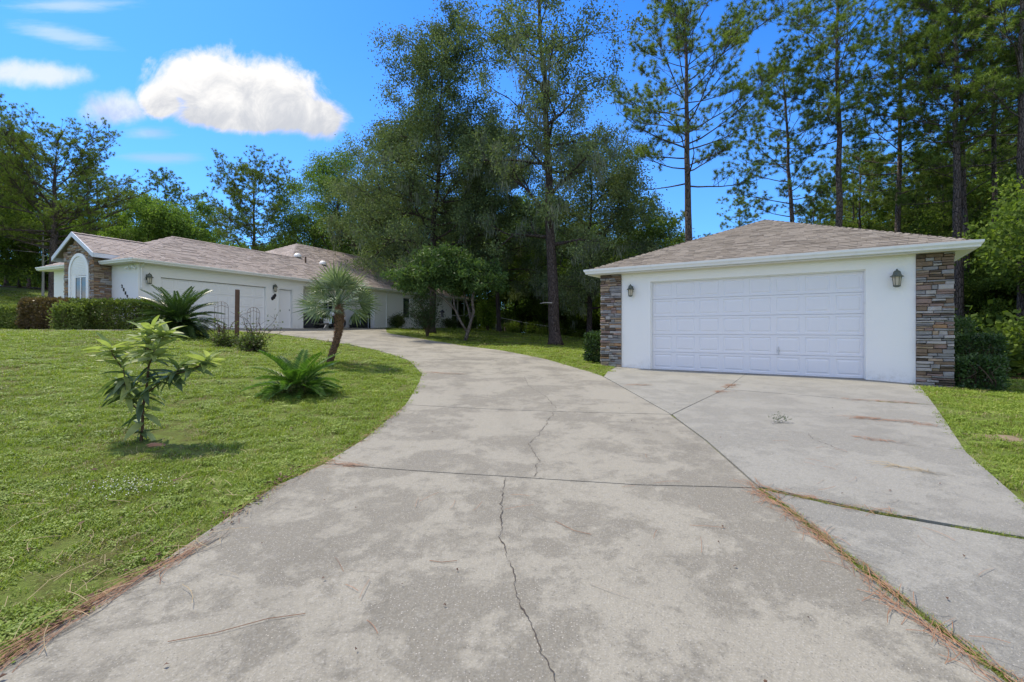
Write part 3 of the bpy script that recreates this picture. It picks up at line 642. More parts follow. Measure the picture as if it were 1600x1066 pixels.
m.box(0, w, w, 1.87, 0, TW); m.box(0, w, 3.99, 6.2, 0, TW); m.box(0, 6.9, 6.2, 6.4, 0, TW); m.box(6.9, 7.1, 6.4, 12.8, 0, TW); m.box(7.1, 27.6, 12.6, 12.8, 0, TW)
m.build('wall', M['wall'], hs_o)
# house garage door, entry door
m = MB(); m.box(.86, 5.84, .13, .16, 0, 2.08); gd = m.build('garage_door', M['hdoor'], hs_o)
pm2 = panel_mesh(.622, .515); pm2.materials.clear(); pm2.materials.append(M['hdoor'])
for i in range(8):
    for j in range(4): link('door_panel', pm2, gd, (.862+i*.622, .107, .015+j*.515))
m = MB(); m.box(6.64, 7.44, .10, .15, .02, 2.04); ed = m.build('entry_door', M['hdoor'], hs_o)
m = MB(); m.lathe([(.025, 0), (.032, .02), (.02, .045), (.001, .05)], 10); k = m.build('door_knob', M['patina'], ed, loc=(7.36, .1, .98), rot=(R(90), 0, 0))
m = MB(); m.box(6.56, 6.62, -.018, .05, 0, 2.10); m.box(7.46, 7.52, -.018, .05, 0, 2.10); m.box(6.62, 7.46, -.018, .05, 2.06, 2.12); m.build('door_frame', M['trim'], hs_o)
m = MB(); m.box(6.83, 6.87, -.0, .1, 1.6, 1.64); 
def window(t0, t1, z0, z1, s, mull=(.5,), nm='window', axis_='t', mg='glass'):
    f = MB(); b = .045
    f.box(t0, t1, s, s+.06, z0, z0+b); f.box(t0, t1, s, s+.06, z1-b, z1); f.box(t0, t0+b, s, s+.06, z0+b, z1-b); f.box(t1-b, t1, s, s+.06, z0+b, z1-b)
    o = f.build(nm, M['trim'], hs_o); xs = [t0+b]+[t0+(t1-t0)*q for q in mull]+[t1-b]
    for i in range(len(xs)-1):
        g = MB(); g.box(xs[i]+.018*(i > 0), xs[i+1]-.018*(i < len(xs)-2), s+.03, s+.04, z0+b, z1-b); g.build('pane', M[mg], o)
    if len(mull):
        g = MB()
        for q in mull: x = t0+(t1-t0)*q; g.box(x-.018, x+.018, s+.005, s+.05, z0+b, z1-b)
        g.build('mullion', M['trim'], o)
    return o
window(10.9, 11.7, .95, 2.1, 1.24); window(17.3, 18.15, .79, 2.29, .05, ())
m = MB(); m.box(14.2, 14.24, .37, 1.03, 0, 2.04); m.build('side_door', M['char'], hs_o)
m = MB(); m.box(24.3, 27.6, 2.9, 3.0, 0, TW); m.build('porch_screen', M['black'], hs_o)
m = MB()
for t_ in (25.2, 26.4, 27.5): m.box(t_-.05, t_+.05, .03, .13, 0, TW)
m.build('porch_post', M['trim'], hs_o)
# stone bay
bay = MB(); bf = -.62; by0, by1 = 1.87, 3.99
bay.add([(bf, by0, 0), (bf, by1, 0), (bf, by1, 3.20), (bf, 3.05, 3.70), (bf, by0, 3.08), (.4, by0, 0), (.4, by1, 0), (.4, by1, 3.20), (.4, 3.05, 3.70), (.4, by0, 3.08)],
        [(0, 1, 2, 3, 4), (0, 4, 9, 5), (1, 6, 7, 2), (2, 7, 8, 3), (3, 8, 9, 4)])
bayo = bay.build('stone_bay', M['crack'], hs_o)
rnd = random.Random(21); sm_ = MB(); ac, ar, asz = 2.85, .745, 2.32
def in_arch(y, z, g=0): return abs(y-ac) < ar+g and (z < asz or math.hypot(y-ac, z-asz) < ar+g)
for a, b, c, d in courses(by0-.05, by1+.03, 0, 3.7, (.06, .10), (.14, .4), rnd):
    ym, zm = (a+b)/2, (c+d)/2
    if zm > 3.70-.6*abs(ym-3.05)-.03 or in_arch(ym, zm): continue
    if in_arch(a, zm) and not in_arch(b, zm): a = ac+math.sqrt(max(0, ar**2-max(0, zm-asz)**2))
    if in_arch(b, zm) and not in_arch(a, zm): b = ac-math.sqrt(max(0, ar**2-max(0, zm-asz)**2))
    if b-a < .03: continue
    vs, fs = stone_geo(a, b, c, d, rnd.uniform(.03, .055), -.004, rnd); sm_.cur = pickst(rnd, 0, 1) if rnd.random() < .25 else rnd.choice((2, 2, 5, 6, 1, 3))
    sm_.add([(bf+v[1], by1+by0-v[0] if False else v[0], v[2]) for v in vs], [f[::-1] for f in fs])
for a, b, c, d in courses(bf, .0, 0, 3.0, (.06, .10), (.14, .4), rnd):
    vs, fs = stone_geo(a, b, c, d, rnd.uniform(.03, .055), -.004, rnd); sm_.cur = rnd.choice((1, 2, 3, 5, 2, 6))
    sm_.add([(v[0], by0+v[1], v[2]) for v in vs], fs)
for a, b, c, d in courses(bf, .0, 0, 3.0, (.06, .10), (.14, .4), rnd):
    vs, fs = stone_geo(a, b, c, d, rnd.uniform(.03, .055), -.004, rnd); sm_.cur = rnd.choice((0, 2, 3, 5))
    sm_.add([(v[0], by1-v[1], v[2]) for v in vs], [f[::-1] for f in fs])
tag(sm_.build('stone_facing', ST, bayo), kind='stuff')
# arch surround and louvred head
def arch_pts(r, n=18): return [(ac-r*math.cos(PI*k/n), asz+r*math.sin(PI*k/n)) for k in range(n+1)]
m = MB(); ou = [(ac-ar, 0)]+arch_pts(ar)+[(ac+ar, 0)]; inn = [(ac-ar+.13, 0)]+arch_pts(ar-.13)+[(ac+ar-.13, 0)]; n_ = len(ou)
vs = [(bf-.07, y, z) for y, z in ou]+[(bf-.07, y, z) for y, z in inn]+[(bf-.005, y, z) for y, z in ou]+[(bf-.005, y, z) for y, z in inn]; fs = []
for i in range(n_-1): fs += [(i, n_+i, n_+i+1, i+1), (i, i+1, 2*n_+i+1, 2*n_+i), (n_+i, 3*n_+i, 3*n_+i+1, n_+i+1)]
m.add(vs, fs); m.build('arch_surround', M['trim'], bayo, bevel=0)
m = MB(); pts = [(ac-ar+.13, 2.14)]+arch_pts(ar-.13)+[(ac+ar-.13, 2.14)]; m.add([(bf-.03, y, z) for y, z in pts], [tuple(range(len(pts)))])
ah = m.build('arch_head', M['wall'], bayo)
m = MB(); z = 2.2
while z < asz+ar-.18:
    wd = math.sqrt(max(0, (ar-.15)**2-max(0, z-asz)**2)); m.box(bf-.045, bf-.03, ac-wd, ac+wd, z, z+.035); z += .07
tag(m.build('louvre_slat', M['trim'], ah), kind='stuff')
m = MB(); m.box(bf-.03, bf-.006, ac-ar+.13, ac+ar-.13, 0, .9); m.box(bf-.03, bf-.006, ac+.29, ac+ar-.13, .9, 2.14); m.build('arch_base', M['wall'], bayo)
m = MB(); y0, y1, z0, z1 = ac-.60, ac+.29, .6, 2.12
for q in ((y0, y0+.06), (y1-.06, y1), ((y0+y1)/2-.03, (y0+y1)/2+.03)): m.box(bf-.055, bf-.004, q[0], q[1], z0+.06, z1-.06)
m.box(bf-.055, bf-.004, y0, y1, z0, z0+.06); m.box(bf-.055, bf-.004, y0, y1, z1-.06, z1); wf = m.build('window', M['trim'], bayo)
for q in ((y0+.06, (y0+y1)/2-.03), ((y0+y1)/2+.03, y1-.06)):
    g = MB(); g.box(bf-.035, bf-.025, q[0], q[1], z0+.06, z1-.06); g.build('pane', M['glass'], wf)
# roofs
ZR = 2.70; PT = .49
def rz_(d): return ZR+PT*d
e = {'a': (-.4, -.4, ZR), 'b': (28, -.4, ZR), 'c': (28, 13.2, ZR), 'd': (6.7, 13.2, ZR), 'f': (-.4, 6.8, ZR), 'g': (6.7, 6.8, ZR), 'r1': (3.2, 3.2, rz_(3.6)), 'r2': (10.3, 3.2, rz_(3.6)), 'r3': (13.5, 6.4, rz_(6.8)), 'r4': (21.2, 6.4, rz_(6.8))}
faces = [('a', 'b', 'r4', 'r3', 'r2', 'r1'), ('f', 'a', 'r1'), ('g', 'f', 'r1', 'r2'), ('d', 'g', 'r2', 'r3'), ('b', 'c', 'r4'), ('c', 'd', 'r3', 'r4')]
m = MB(); ks = list(e); m.add([e[k] for k in ks], [tuple(ks.index(q) for q in f) for f in faces]); hroof = m.build('roof', M['shing2'], hs_o)
sx_ = Vector((0, 1, PT)).normalized(); st = MB()
shingle_face(hroof, [e[k] for k in faces[0]], (1, 0, 0), sx_, .15, .34, M['shing2'], 31, 0, st, .020)
shingle_face(hroof, [e[k] for k in faces[1]], (0, -1, 0), (sx_.y, 0, sx_.z), .15, .34, M['shing2'], 32, 0, st, .013)
shingle_face(hroof, [e[k] for k in faces[3]], (0, -1, 0), (sx_.y, 0, sx_.z), .15, .34, M['shing2'], 33, 0, st, .013)
shingle_face(hroof, [e[k] for k in faces[4]], (0, 1, 0), (-sx_.y, 0, sx_.z), .15, .34, M['shing2'], 34, 0, st, .013)
for a, b in (('a', 'r1'), ('f', 'r1'), ('r1', 'r2'), ('r2', 'r3'), ('r3', 'r4'), ('b', 'r4'), ('c', 'r4'), ('d', 'r3')): caps(st, e[a], e[b], .3, .16, .018)
# gable over the bay
gz0, gz1, gy0, gy1, gm_ = 2.98, 3.92, 1.50, 4.60, 3.05
G1, G2, G3, G4, G5, G6 = (-.8, gy0, gz0), (-.8, gm_, gz1), (-.8, gy1, gz0), (.17, gy0, gz0), (2.09, gm_, gz1), (.17, gy1, gz0)
sg_ = Vector((0, gm_-gy0, gz1-gz0)).normalized()
m = MB(); m.add([G1, G4, G5, G2, G3, G6], [(0, 1, 2, 3), (3, 2, 5, 4)]); m.add([(p[0], p[1], p[2]-.02) for p in (G1, G4, G5, G2, G3, G6)], [(0, 3, 2, 1), (3, 4, 5, 2)])
groof = m.build('gable_roof', M['shing2'], hs_o)
st2 = MB(); shingle_face(groof, [G1, G4, G5, G2], (1, 0, 0), sg_, .15, .34, M['shing2'], 41, 0, st2, .013)
shingle_face(groof, [G6, G3, G2, G5], (-1, 0, 0), (0, -sg_.y, sg_.z), .15, .34, M['shing2'], 42, 0, st2, .013); caps(st2, G2, G5, .3, .14, .016)
tag(st.build('shingle_field', M['shing2'], hroof), kind='stuff'); tag(st2.build('shingle_field', M['shing2'], groof), kind='stuff')
m = MB(); n3_ = Vector((0, -sg_.z, sg_.y)) 
for (ya_, yb_, za, zb) in ((gy0, gm_, gz0, gz1), (gy1, gm_, gz0, gz1)):
    m.add([(-.83, ya_, za+.01), (-.83, yb_, zb+.02), (-.83, yb_, zb-.17), (-.83, ya_, za-.17), (-.79, ya_, za+.01), (-.79, yb_, zb+.02), (-.79, yb_, zb-.17), (-.79, ya_, za-.17)],
          [(0, 1, 2, 3), (4, 7, 6, 5), (0, 3, 7, 4), (0, 4, 5, 1), (3, 2, 6, 7)])
m.build('gable_fascia', M['grey_trim'], groof)
m = MB(); m.box(-.79, .6, gy0-.02, gy0+.02, gz0-.17, gz0-.001); m.box(-.79, .6, gy1-.02, gy1+.02, gz0-.17, gz0-.001); m.build('side_fascia', M['grey_trim'], groof)
for pth in ([(-.4, 6.8), (-.4, 4.05)], [(-.4, 1.80), (-.4, -.4), (28, -.4), (28, 13.2)]):
    sweep(pth, [(-.45, -.122), (-.45, -.13), (-.02, -.14), (0, -.14), (0, -.002), (-.02, -.002), (-.02, -.122)], False, ZR).build('eave', M['soffit'], hs_o)
    sweep(pth, [(f+.001, z) for f, z in GUT], False, ZR+.002).build('gutter', M['trim'], hs_o)
m = MB(); m.box(-.3, 8.3, -.3, .0, 2.581, 2.60); m.box(8.3, 14.15, -.3, 1.2, 2.581, 2.6); m.box(14.15, 28, -.3, 2.9, 2.582, 2.6); m.build('soffit', M['soffit'], hs_o)
m = MB(); m.box(8.22, 14.15, .02, .12, 2.36, 2.58); m.box(8.22, 8.4, .13, .2, 2.2, 2.3); m.build('porch_beam', M['wall'], hs_o)
for t_, z0 in ((15.35, .1), (.09, 1.6)):
    m = MB(); m.tube([(t_, -.36, 2.62), (t_, -.2, 2.52), (t_, -.05, 2.4), (t_, -.045, z0)], .032, 6); m.build('downspout', M['trim'], hs_o)
# roof fittings
def onroof(t, s): return (t, s, rz_(s+.4))
for t_, s_ in ((10.8, 3.3), (12.2, 2.6)):
    m = MB(); m.lathe([(.24, .0), (.24, .08), (.2, .16), (.12, .24), (.001, .27)], 14, onroof(t_, s_)); m.build('skylight_dome', M['trim'], hroof, True)
m = MB(); m.lathe([(.05, -.1), (.05, .38), (.03, .38)], 8, onroof(10.6, 2.4)); m.build('vent_pipe', M['twig'], hroof)
# house number, flood lamp
def digit(ch, x, y, z, sz, parent):
    cu = bpy.data.curves.new('t', 'FONT'); cu.body = ch; cu.size = sz; cu.extrude = .008; cu.align_x = 'CENTER'; cu.offset = .004
    o = bpy.data.objects.new('digit', cu); COL.objects.link(o); dg = bpy.context.evaluated_depsgraph_get(); me = bpy.data.meshes.new_from_object(o.evaluated_get(dg)); bpy.data.objects.remove(o)
    me.materials.clear(); me.materials.append(M['black']); o = link('digit', me, parent); o.rotation_euler = (R(90), 0, -R(90)); o.location = (x, y, z)
hn = empty('house_number', (*HS(0, 0), ZH), math.atan2(.914, .4058), label='black house number 2889 running diagonally down the white end wall', cat='house number')
for i, ch in enumerate('2889'): digit(ch, -.012, 1.09-.12*i, 1.63-.143*i, .19, hn)
lt = empty('flood_lamp', (*HS(0, .35), ZH+2.45), math.atan2(.914, .4058), label='twin white flood lamp under the eave at the near corner of the house', cat='flood lamp')
m = MB(); m.box(-.06, 0, -.06, .06, -.05, .07); m.build('base', M['trim'], lt)
for sgn in (-1, 1): m = MB(); m.lathe([(.03, 0), (.04, .05), (.06, .14), (.055, .15)], 10); m.build('lamp_head', M['trim'], lt, loc=(-.09, .1*sgn, 0), rot=(R(-115*sgn), 0, R(25)))
lx, ly = HS(.33, -.0); lantern('bronze wall lantern at the near end of the house garage door', (lx, ly, ZH+2.02), math.atan2(.914, .4058), 1.25)
lx, ly = HS(6.3, -.0); lantern('bronze wall lantern between the house garage door and the entry door', (lx, ly, ZH+2.12), math.atan2(.914, .4058), 1.1)
wo = empty('wall_ornament', (*HS(6.3, -.02), ZH+1.62), math.atan2(.914, .4058), label='small dark leaf shaped ornament on the wall below the lantern beside the entry door', cat='ornament')
m = MB()
for k, (cx, cz, r_) in enumerate(((0, 0, .11), (-.09, -.08, .1), (.08, .09, .09))):
    m.add([(cx+r_*math.cos(q*PI/4)*random.uniform(.8, 1), 0, cz+r_*math.sin(q*PI/4)) for q in range(8)]+[(cx, -.05, cz)], [(q, (q+1) % 8, 8) for q in range(8)])
m.build('leaf_plaque', M['black'], wo)
# ------------------------------------------------------------ vegetation tools
def unit(v): return v/np.maximum(1e-9, np.linalg.norm(v, axis=-1, keepdims=True))
def leaf_quads(P, D, L, W, rg, fold=0.0):
    """diamond leaves at P pointing along D"""
    n = len(P); D = unit(D); Sd = unit(np.cross(D, rg.normal(size=(n, 3)))); L = np.broadcast_to(L, n)[:, None]; W = np.broadcast_to(W, n)[:, None]
    V = np.stack([P, P+D*L*.45+Sd*W*.5, P+D*L, P+D*L*.45-Sd*W*.5], 1).reshape(-1, 3)
    return V, np.arange(4*n).reshape(n, 4)
def needle_tris(P, D, L, W, rg):
    n = len(P); D = unit(D); Sd = unit(np.cross(D, rg.normal(size=(n, 3)))); L = np.broadcast_to(L, n)[:, None]
    V = np.stack([P-Sd*W*.5, P+Sd*W*.5, P+D*L], 1).reshape(-1, 3); return V, np.arange(3*n).reshape(n, 3)
def pine(seed, Ht=20, crown=.5, Rc=3.4, rad=.22, nb=40, dens=1.0, lean=(0, 0), tuft=24, droop=.0, flat=.3, dome=True):
    """returns (wood mesh, crown mesh)"""
    rd = random.Random(seed); rg = np.random.default_rng(seed); m = MB(); n = 12
    wob = [(rd.uniform(-.1, .1), rd.uniform(-.1, .1)) for _ in range(n+1)]
    def tr(z): k = z/Ht; i = min(n-1, int(k*n)); f = k*n-i; wx = wob[i][0]*(1-f)+wob[i+1][0]*f; wy = wob[i][1]*(1-f)+wob[i+1][1]*f; return Vector((lean[0]*k**1.2+wx*k, lean[1]*k**1.2+wy*k, z))
    def rr(z): return rad*(1-.80*(z/Ht)**1.15)+rad*.35*max(0, 1-z/.9)**2
    m.tube([tr(z) for z in [0, .35, .9]+[Ht*i/n for i in range(1, n+1)]], [rr(z) for z in [0, .35, .9]+[Ht*i/n for i in range(1, n+1)]], 9)
    tips = []
    for b in range(nb):
        k = (b+rd.random())/nb; z = Ht*(crown+(1-crown)*.985*k**.9); a = b*2.4+rd.uniform(-.5, .5)
        prof = (math.sin(min(1, (k+.22)/.62)*PI/2))*(1-max(0, k-.45)/.55*.72)
        if dome: prof = math.sqrt(max(.06, 1-((k-.46)/.64)**2))
        L = Rc*prof*rd.uniform(.55, 1.12); el = -.05+.75*k+rd.uniform(-.2, .25)-droop
        p = tr(z); d = Vector((math.cos(a)*math.cos(el), math.sin(a)*math.cos(el), math.sin(el))); pts = [p]; q = p; ns = 6
        for s in range(ns):
            d = (d+Vector((rd.uniform(-.16, .16), rd.uniform(-.16, .16), rd.uniform(-.05, .17)))).normalized(); q = q+d*L/ns; pts.append(q)
        r0 = max(.012, rr(z)*.36*(.5+.5*L/Rc)); m.tube(pts, [r0*(1-.8*i/ns) for i in range(ns+1)], 5, False)
        if k < .12 and rd.random() < .5: continue      # dead lower limb
        nsub = int((4+L*2.6)*dens)
        for s in range(nsub):
            f = rd.uniform(.35, 1.0) if s else 1.0; i = min(ns-1, int(f*ns)); base = pts[i].lerp(pts[i+1], f*ns-i)
            dd = (pts[min(ns, i+1)]-pts[i]).normalized(); dd = (dd*.8+Vector((rd.gauss(0, .6), rd.gauss(0, .6), rd.gauss(.15, flat)))).normalized(); l2 = rd.uniform(.35, 1.0)*(.4+.22*L)
            mid = base+dd*l2*.5+Vector((0, 0, .04)); end = base+dd*l2+Vector((0, 0, .14)); m.tube([base, mid, end], [r0*.34, r0*.25, .008], 3, False)
            tips.append((end, (end-mid).normalized()))
            for _ in range(rd.choice((1, 2, 3))): dv = Vector((rd.gauss(0, .26), rd.gauss(0, .26), rd.gauss(.10, .10))); m.tube([mid, end+dv], [.008, .005], 3, False); tips.append((end+dv, dv.normalized()))
    P = np.array([t[0] for t in tips]); D = np.array([t[1] for t in tips]); nt = len(P)
    tuft = int(tuft*1.7); P = np.repeat(P, tuft, 0); D = np.repeat(D, tuft, 0); dirs = unit(D*.35+rg.normal(size=P.shape)*.75+np.array([0, 0, .16]))
    P = P-D*rg.uniform(0, .08, (len(P), 1))
    V, F = needle_tris(P, dirs, rg.uniform(.18, .30, len(P)), .024, rg)
    return m.mesh('pine_trunk', M['barkp'], True), npmesh('pine_crown', V, F, M['pine'])
def oak(seed, Ht, trunk_h, Rf, rad, nlimb=16, leaves=50, leaf=(.13, .07), lean=(0, 0), matl='oak', bk='barko', moss=0, spread=.42, gaps=.0, cols=None, lo=.3, vert=.5, sub=1.0):
    """Rf(k): crown radius at relative height k"""
    rd = random.Random(seed); rg = np.random.default_rng(seed); m = MB(); anchors = []
    n = 12; wob = [Vector((rd.uniform(-.22, .22), rd.uniform(-.22, .22), 0)) for _ in range(n+1)]
    def tr(z): k = min(1, z/Ht); i = min(n-1, int(k*n)); return Vector((lean[0]*k, lean[1]*k, z))+wob[i].lerp(wob[i+1], k*n-i)*min(1, k*3)
    zs = [0, .25, .6, 1.2]+[1.2+(Ht*.94-1.2)*i/10 for i in range(1, 11)]
    rr = lambda z: rad*(1-.86*(z/Ht))+rad*.55*max(0, 1-z/.8)**2
    m.tube([tr(z) for z in zs], [max(.02, rr(z)) for z in zs], 10)
    def grow(p, d, L, r, depth):
        pts = [p]; q = p; ns = 5
        for s in range(ns):
            d = (d+Vector((rd.gauss(0, .16), rd.gauss(0, .16), rd.gauss(.03, .12)))).normalized(); q = q+d*L/ns; pts.append(q)
        m.tube(pts, [max(.008, r*(1-.75*i/ns)) for i in range(ns+1)], 5 if depth == 0 else 4 if depth == 1 else 3, False)
        if depth == 2 or L < .5: anchors.extend(pts[2:]); return
        k = max(2, int((4.5 if depth == 0 else 3.2)*sub*(.6+L*.22)))
        for j in range(k):
            f = rd.uniform(.25, 1) if j else 1.0; i = min(ns-1, int(f*ns)); b = pts[i].lerp(pts[i+1], f*ns-i)
            dd = (d*.9+Vector((rd.gauss(0, .65), rd.gauss(0, .65), rd.gauss(.1, .5)))).normalized(); grow(b, dd, L*rd.uniform(.36, .6), r*.45, depth+1)
    for b in range(nlimb):
        k = (b+rd.uniform(.1, .9))/nlimb; z = trunk_h+(Ht*.93-trunk_h)*k; kk = z/Ht; L = Rf(kk)*rd.uniform(.6, 1.05); a = b*2.399+rd.uniform(-.6, .6); el = .12+vert*k+rd.uniform(-.25, .3)
        if rd.random() < gaps: continue
        grow(tr(z), Vector((math.cos(a)*math.cos(el), math.sin(a)*math.cos(el), math.sin(el))), L, max(.03, rr(z)*.5), 0)
    A = np.array(anchors); P = np.repeat(A, leaves, 0); off = rg.normal(size=P.shape)*spread*rg.uniform(.5, 1, (len(P), 1)); off[:, 2] *= .75; P = P+off
    Dn = rg.normal(size=P.shape)+np.array([0, 0, -.25]); V, F = leaf_quads(P, Dn, rg.uniform(.7, 1.25, len(P))*leaf[0], rg.uniform(.8, 1.2, len(P))*leaf[1], rg)
    out = [m.mesh('trunk', M[bk], True), npmesh('crown', V, F, M[matl])]
    if moss:
        low = A[A[:, 2] < Ht*.62]; Q = low[rg.integers(0, len(low), moss)]+rg.normal(size=(moss, 3))*.3
        Q = np.repeat(Q, 26, 0); Q = Q+rg.normal(size=Q.shape)*np.array([.14, .14, .1]); Ln = rg.uniform(.15, .6, len(Q)); Dm = rg.normal(size=Q.shape)*.12+np.array([0, 0, -1]); Q[:, 2] -= rg.uniform(0, .35, len(Q))
        V, F = leaf_quads(Q, Dm, Ln, .035, rg); out.append(npmesh('moss', V, F, M['moss']))
    return out
def bush(seed, pts_shape, n, leaf, matl, core=None):
    pass
def plant(name, x, y, meshes, parts=('trunk', 'crown', 'hanging_moss'), s=1.0, rz=0, dz=0, **k):
    o = empty(name, (x, y, h(x, y)+dz), rz, **k)
    for nm, me in zip(parts, meshes): link(nm, me, o, scl=s)
    return o
WRNG = np.random.default_rng(5)

# ---- individual pines in view
def pxw(px, Y): return (px-800)/750*Y
PV = [pine(101, 20.3, .48, 5.2, .27, 46, 1.15, (-.3, 0), 24), pine(102, 19.5, .46, 3.6, .20, 38, 1.1, (-.9, 0), 27), pine(103, 23.5, .55, 5.0, .24, 40, 1.0, (-.15, 0), 24),
      pine(104, 21.5, .50, 4.3, .22, 40, .95, (.3, 0), 23), pine(105, 20.5, .52, 3.8, .26, 44, 1.3, (-.3, 0), 27), pine(106, 25.0, .62, 2.6, .17, 24, .8, (-.7, 0), 23),
      pine(107, 21.5, .50, 4.8, .24, 42, 1.0, (.1, 0), 27), pine(108, 16.2, .34, 9.2, .52, 70, 1.5, (.1, 0), 26, flat=.2), pine(109, 16.5, .34, 6.0, .28, 54, 1.5, (.1, 0), 27, flat=.3),
      pine(110, 15.0, .50, 3.1, .17, 28, 1.0, (.3, 0), 29), pine(111, 14, .42, 3.4, .17, 30, 1.0, (-.3, .2), 29), pine(112, 16, .55, 2.8, .15, 24, .9, (.4, 0), 27)]
for name_, px, Y, v, s, rz, lab in (
    ('pine_tree', 1079, 27, 0, .95, 0, 'tall spreading pine with bare lower limbs behind the left side of the garage roof'),
    ('pine_tree', 1246, 31, 1, .97, 0, 'narrow pine leaning left just behind the peak of the garage roof'),
    ('pine_tree', 1312, 29, 2, 1.0, 0, 'very tall open crowned pine behind the garage reaching past the top edge'),
    ('pine_tree', 1401, 31, 3, 1.02, 0, 'slender twisting pine with sparse crown behind the right half of the garage roof'),
    ('pine_tree', 1499, 26, 4, 1.0, 0, 'dense dark pine with thick trunk above the right corner of the garage eave'),
    ('pine_tree', 1561, 28, 5, 1.0, 0, 'thin nearly bare pine pole between the dense pine and the right edge'),
    ('pine_tree', 1598, 24, 6, 1.0, 2.0, 'dark pine with heavy boughs cut by the right edge of the picture'),
    ('pine_tree', 84, 38, 7, .66, 0, 'broad round crowned pine with stout trunk left of the stone gable'),
    ('pine_tree', 396, 44, 8, .76, 1.0, 'oval crowned pine standing alone behind the middle of the house roof'),
    ('pine_tree', 1513, 27.6, 9, 1.25, 2.2, 'slim pine trunk close beside the dense pine at the garage eave corner')):
    x = pxw(px, Y); plant(name_, x, Y, PV[v], s=s, rz=rz, label=lab, cat='pine tree', group='tall pines around the lot')
# smaller pines behind the garage and house: told apart by nothing but place, so they share a label
rb = random.Random(77)
def farpine(px, Y, s, v, lab, grp):
    x = pxw(px, Y); return plant('pine_tree', x, Y, PV[v], s=s, rz=rb.uniform(0, 6.28), label=lab, cat='pine tree', group=grp)
gA = 'mid sized pines in the wood behind the garage'; lA = 'mid sized pine in the wood seen over the garage roof'
for px, Y, s, v in ((1118, 52, .78, 9), (1160, 50, .95, 11), (1030, 46, .9, 10), (1000, 50, 1.0, 9), (1200, 48, .82, 10), (1340, 40, 1.0, 11), (1362, 44, 1.1, 9), (1345, 36, .98, 9), (1285, 46, .95, 10), (1430, 42, 1.1, 9), (1458, 38, 1.0, 11),
                    (1385, 50, 1.1, 10), (1475, 47, 1.2, 9), (1535, 40, 1.15, 9), (1575, 36, 1.1, 10), (1545, 33, 1.15, 11), (1420, 56, 1.1, 9), (1320, 58, 1.1, 9), (1240, 60, .9, 9), (1075, 60, .85, 10), (1590, 44, 1.2, 9), (1500, 54, 1.3, 9), (1440, 33, .8, 11),
                    (1640, 34, 1.1, 9), (1680, 28, 1.1, 4), (1660, 46, 1.2, 9), (1720, 36, 1.1, 3), (950, 60, 1.0, 9), (900, 62, 1.0, 10), (1270, 38, .80, 11), (1480, 31, .85, 10)):
    farpine(px, Y, s, v, {(1118, 52): 'small round topped pine just right of the tall spreading pine', (1160, 50): 'small pine in the sky gap left of the garage roof peak', (1345, 36): 'medium pine with full crown right of the very tall open crowned pine', (1030, 46): 'medium pine above the left slope of the garage roof beside the mossy oak', (1430, 42): 'medium pine between the slender twisting pine and the dense dark pine', (1640, 34): lA}.get((px, Y), lA), gA)
gB = 'pines in the wood behind the house'; lB = 'green pine in the wood line behind the house'
for px, Y, s, v in ((-40, 48, 1.2, 9), (10, 55, 1.1, 9), (45, 60, 1.05, 10), (140, 62, .95, 9), (-90, 50, 1.3, 9), (180, 58, .78, 10), (262, 60, .95, 9), (215, 66, .9, 10), (300, 62, .82, 9), (345, 64, .72, 11), (440, 66, .7, 10), (-20, 42, .95, 10), (120, 54, .7, 10), (520, 66, .9, 9), (-140, 44, 1.2, 9), (600, 64, 1.1, 9), (700, 66, 1.1, 9), (790, 64, 1.1, 10)):
    farpine(px, Y, s, v, lB, gB)

# ---- oaks
o1 = oak(201, 20.0, 5.0, lambda k: .9+2.9*math.sin(min(1, max(0, (k-.12)/.5))*PI/2)*(1-max(0, k-.5)/.5*.62), .30, 30, 26, (.14, .075), (-.9, 0), moss=160, spread=.36, gaps=.12, sub=1.05, lo=.2)
plant('live_oak', pxw(868, 24.2), 24.2, o1, label='tall dark straight trunked oak with hanging moss on the grass left of the garage', cat='oak tree', group='large dark oaks between house and garage', dz=-.05)
o2 = oak(202, 19.8, 4.2, lambda k: 1.5+3.6*math.sin(min(1, max(.1, (k-.02)/.40))*PI/2)*(1-max(0, k-.40)/.6*.88), .22, 44, 32, (.15, .08), (.8, 0), moss=130, spread=.42, gaps=.05, sub=1.1)
plant('live_oak', pxw(674, 30.5), 30.5, o2, s=.98, label='tallest dark oak with narrowing crown behind the small glossy tree', cat='oak tree', group='large dark oaks between house and garage')
o3 = oak(203, 12.5, 2.2, lambda k: 1.5+3.0*math.sin(min(1, max(.15, k/.5))*PI/2)*(1-max(0, k-.55)/.45*.6), .22, 30, 34, (.15, .08), (.2, 0), moss=190, spread=.45, sub=1.05)
plant('live_oak', pxw(920, 31), 31, o3, rz=.6, s=.93, label='lower rounded oak draped in grey moss beside the left eave of the garage', cat='oak tree', group='large dark oaks between house and garage')
o4 = oak(204, 14.5, 2.5, lambda k: 2.0+3.2*math.sin(min(1, max(.15, k/.45))*PI/2)*(1-max(0, k-.5)/.5*.55), .3, 32, 34, (.17, .09), (0, 0), matl='broad', spread=.5, sub=1.0)
plant('live_oak', pxw(530, 46), 46, o4, s=.98, label='rounded mid green oak behind the far end of the house roof', cat='oak tree', group='large dark oaks between house and garage')
def cp_oak(px, Y, src, s, rz, lab, grp='large dark oaks between house and garage', nm='live_oak'): return plant(nm, pxw(px, Y), Y, src, s=s, rz=rz, label=lab, cat='oak tree', group=grp)
cp_oak(628, 38, o3, 1.12, 2.0, 'dark low crowned oak just behind the far hip of the house roof')
cp_oak(780, 36, o2, .80, 2.6, 'second row oak filling the gap behind the two tallest oaks')
cp_oak(985, 40, o3, .72, 4.0, 'thin shaded oak at the wood edge behind the moss draped oak')
